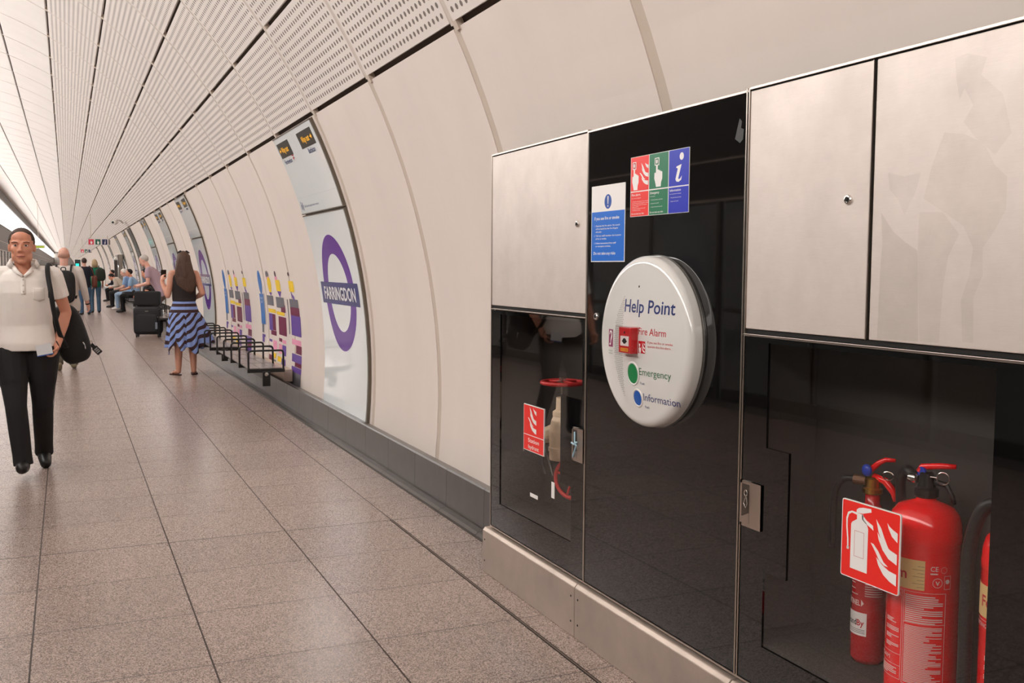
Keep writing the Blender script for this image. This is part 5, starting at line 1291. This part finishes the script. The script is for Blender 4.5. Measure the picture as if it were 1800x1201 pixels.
# skirt: gathered yoke, flared body blown to the right with a handkerchief hem
def skirt_material():
    M = bpy.data.materials.new('skirt_stripes'); M.use_nodes = True; nt = M.node_tree; b = nt.nodes['Principled BSDF']; b.inputs['Roughness'].default_value = .85
    tc = node(nt, 'ShaderNodeTexCoord'); sx = node(nt, 'ShaderNodeSeparateXYZ'); nt.links.new(tc.outputs['UV'], sx.inputs[0]); u, v = sx.outputs[0], sx.outputs[1]
    # yoke: level bands; below: slanted bands whose slope alternates from gore to gore
    up = math_n(nt, 'LESS_THAN', v, .165)
    band = math_n(nt, 'LESS_THAN', math_n(nt, 'FRACT', math_n(nt, 'ADD', math_n(nt, 'MULTIPLY', v, 12.2), .5)), .5)
    g = math_n(nt, 'PINGPONG', math_n(nt, 'ADD', math_n(nt, 'MULTIPLY', u, 5.0), .12), 1.0)
    sl = math_n(nt, 'LESS_THAN', math_n(nt, 'FRACT', math_n(nt, 'ADD', math_n(nt, 'MULTIPLY', v, 8.5), math_n(nt, 'MULTIPLY', g, 2.4))), .44)
    f = math_n(nt, 'ADD', math_n(nt, 'MULTIPLY', up, band), math_n(nt, 'MULTIPLY', math_n(nt, 'SUBTRACT', 1, up), sl))
    nt.links.new(mixc(nt, f, lin((136, 158, 214)), lin((58, 34, 36))), b.inputs['Base Color'])
    return M
q = MB(); q.uv = []; n, m2 = 140, 46
for i in range(m2+1):
    tz = i/m2
    for k in range(n+1):
        a = 2*PI*k/n-PI/2           # start at the back seam
        cr = math.cos(a); right = max(0, cr)
        drop = .65+.050*math.sin(4*a+.6)+.035*math.sin(7*a+2)+.03*right
        fl_ = max(0, tz-.24)/.76
        w = .142+.050*min(1, tz/.24)+fl_**.75*(.045+.19*right*right); d = .108+.050*min(1, tz/.24)+fl_*.07
        fo = 1+fl_*(.10*math.sin(9*a)+.06*math.sin(17*a+1))
        x = w*cr*fo; y_ = d*math.sin(a)*fo
        z = 1.03-tz*drop-fl_*.03*math.sin(9*a)+fl_*.05*right*math.sin(tz*3)
        q.v.append((x, y_, z)); q.uv.append((k/n, tz*drop))
for i in range(m2):
    for k in range(n): q.f.append((i*(n+1)+k, i*(n+1)+k+1, (i+1)*(n+1)+k+1, (i+1)*(n+1)+k))
sk = q.build('skirt', skirt_material(), wm_, smooth=True, fixn=False); sd = sk.modifiers.new('s', 'SOLIDIFY'); sd.thickness = .003
for a, to in (('ar', 'tr'), ('al', 'tl')):
    A, T_ = V(J[a]), V(J[to]); d = (T_-A); d.z = 0; dn = d.normalized(); sd_ = V((-dn.y, dn.x, 0)); o_ = V((A.x, A.y, 0))-dn*.055
    q = MB(); pts = []
    for k in range(20):
        t_ = 2*PI*k/20; pts.append(o_+dn*(.125+.125*math.cos(t_))+sd_*.040*math.sin(t_)*(1.1+.15*math.cos(t_)))
    q.v = [tuple(p+V((0, 0, .001))) for p in pts]+[tuple(p+V((0, 0, .014))) for p in pts]; q.f = [tuple(reversed(range(20))), tuple(range(20, 40))]+[(i, (i+1) % 20, 20+(i+1) % 20, 20+i) for i in range(20)]
    q.tube([o_+dn*.13+sd_*.04+V((0, 0, .012)), o_+dn*.17+V((0, 0, .055)), o_+dn*.13-sd_*.04+V((0, 0, .012))], .006, 6)
    q.build('flip_flop', mat('sandal_brown', (66, 34, 30), .6), wm_)

# ---- suitcase with a bag strapped on top
su = empty('suitcase', (1.56, 22.4, 0), -.25, 'black wheeled suitcase standing on the floor beside the woman in striped skirt', 'suitcase')
C_case = mat('case_black', (26, 27, 30), .6, bump=.3, nscale=60)
q = MB(); rbox(q, 0, 0, .36, .285, .15, .30, None, .25); fuse(q, 'shell', C_case, su, .012, 2)
q = MB(); rbox(q, 0, -.155, .30, .22, .02, .19, None, .3); fuse(q, 'front_pocket', C_case, su, .010, 1)
q = MB(); q.box(.17, .215, -.182, -.174, .18, .32); q.build('name_tag', mat('tag_grey', (140, 146, 158), .4), su)
q = MB(); q.box(-.03, .03, -.162, -.15, .545, .56); q.build('maker_plate', M_chrome, su)
for x in (-.22, .22):
    for y in (-.10, .10): q = MB(); q.lathe([(.035, -.014), (.035, .014)], 18, Matrix.Translation((x, y, .036)) @ Matrix.Rotation(PI/2, 4, 'Y')); q.box(x-.02, x+.02, y-.02, y+.02, .04, .09); q.build('wheel', M_blackp, su)
for x in (-.10, .10): pass
q = MB(); q.tube([(-.09, .12, .6), (-.09, .12, 1.02), (.09, .12, 1.02), (.09, .12, .6)], .012, 8); q.build('pull_handle', M_blackp, su)
tb = empty('travel_bag', (1.56, 22.4, 0), -.25, 'square black briefcase style bag resting on top of the black suitcase', 'bag')
q = MB(); rbox(q, 0, -.03, .82, .265, .10, .155, None, .22); fuse(q, 'bag_body', mat('bag_black_flat', (14, 14, 15), .7), tb, .012, 1)
q = MB(); bent(q, [(-.085, -.03, .965), (-.07, -.03, 1.045), (.0, -.03, 1.07), (.07, -.03, 1.045), (.085, -.03, .965)], .012, 8); q.build('handle', M_blackp, tb, smooth=True)

# ---- man in mauve shirt bending forward, someone seated beyond
Jp = dict(hip=(0, -.06, .86), hr=(.09, -.06, .83), hl=(-.09, -.06, .83), kr=(.13, .22, .50), kl=(-.13, .22, .50), ar=(.13, .10, .09), al=(-.13, .10, .09), tr=(.14, .26, .025), tl=(-.14, .26, .025),
          waist=(0, .01, .98), chest=(0, .13, 1.20), neck=(0, .24, 1.37), head=(0, .33, 1.52), sr=(.195, .20, 1.32), sl=(-.195, .20, 1.32), er=(.24, .22, 1.05), el=(-.24, .20, 1.04), wr=(.13, .42, 1.0), wl=(-.13, .42, .98), fr=(.07, .50, .99), fl=(-.07, .50, .98))
human('grey haired man in mauve shirt leaning forward near the black suitcase', (1.96, 24.2, 0), 1.25, Jp, 1.07, M_skinp, mat('shirt_mauve', (178, 152, 162), .85, bump=.3, nscale=8), .30, mat('shorts_taupe', (112, 96, 88), .85), .5, mat('trainer_light', (196, 190, 184), .6), mat('hair_silver', (188, 180, 172), .8), 'short', pitch=-.35, vox=.011, wid=1.05, belly=.02, face=False)
SIT = dict(hip=(0, -.02, .56), hr=(.10, -.02, .54), hl=(-.10, -.02, .54), kr=(.13, .40, .52), kl=(-.13, .40, .50), ar=(.13, .42, .10), al=(-.12, .36, .10), tr=(.14, .58, .025), tl=(-.14, .52, .025),
           waist=(0, .0, .68), chest=(0, .07, .90), neck=(0, .13, 1.08), head=(0, .19, 1.22), sr=(.19, .11, 1.03), sl=(-.19, .11, 1.03), er=(.23, .16, .76), el=(-.23, .16, .76), wr=(.12, .36, .70), wl=(-.12, .36, .70), fr=(.05, .43, .69), fl=(-.05, .43, .69))
human('dark haired person in dark top seated, looking down at a phone', (2.02, 26.6, 0), 1.35, {**SIT, 'kr': (.13, .32, .50), 'kl': (-.13, .32, .50), 'ar': (.13, .12, .10), 'al': (-.13, .12, .10), 'tr': (.14, .27, .03), 'tl': (-.14, .27, .03)}, 1.08, M_skin2, mat('top_charcoal', (44, 38, 40), .85), .35, mat('trousers_grey', (70, 66, 66), .85), 1., C_shoe, mat('hair_black', (30, 26, 26), .8), 'short', pitch=-.35, vox=.013)
ph2 = MB(); ph2.box(-.035, .035, -.005, .005, -.07, .07, Matrix.Rotation(.9, 4, 'Y')); o = ph2.build('phone', M_blackp, None); o.location = (1.50, 26.6, .84); tagp(o, 'dark phone in the hands of the seated dark haired person', 'phone')
human('seated young man with black hair, light blue shirt and black trousers', (2.05, 34.6, 0), 1.40, SIT, 1.05, M_skin2, mat('shirt_light_blue', (152, 182, 214), .85), .4, C_black, 1., C_shoe, mat('hair_black', (1, 1, 1)), 'short', vox=.014)
human('seated person in white cap and pale blue top with light jeans', (1.98, 36.6, 0), 1.35, SIT, 1.05, M_skinp, mat('shirt_pale_blue', (140, 170, 208), .85), .4, mat('denim_light', (150, 172, 196), .85), 1., mat('trainer_white', (214, 208, 204), .5), mat('cap_white', (224, 214, 202), .7), 'fringe', pitch=-.2, vox=.014)
human('seated person in pale jacket bending low, farthest of the seated group', (1.88, 38.8, 0), 1.25, {**SIT, 'chest': (0, .16, .86), 'neck': (0, .29, .99), 'head': (0, .40, 1.05), 'sr': (.19, .24, .95), 'sl': (-.19, .24, .95)}, 1.05, M_skin2, mat('jacket_beige', (190, 178, 164), .85), .9, C_black, 1., C_shoe, mat('hair_black', (1, 1, 1)), 'full', pitch=-.5, vox=.014)
human('distant seated person at the far end of the wall bench', (1.95, 45.5, 0), 1.3, SIT, 1.0, M_skin2, mat('top_navy', (1, 1, 1)), .9, C_black, 1., C_shoe, mat('hair_black', (1, 1, 1)), 'full', vox=.016)
for o in list(SC.objects):
    if o.type == 'MESH' and len(o.data.materials) and o.parent is None and 'kind' not in o and 'label' not in o: print('UNTAGGED', o.name)
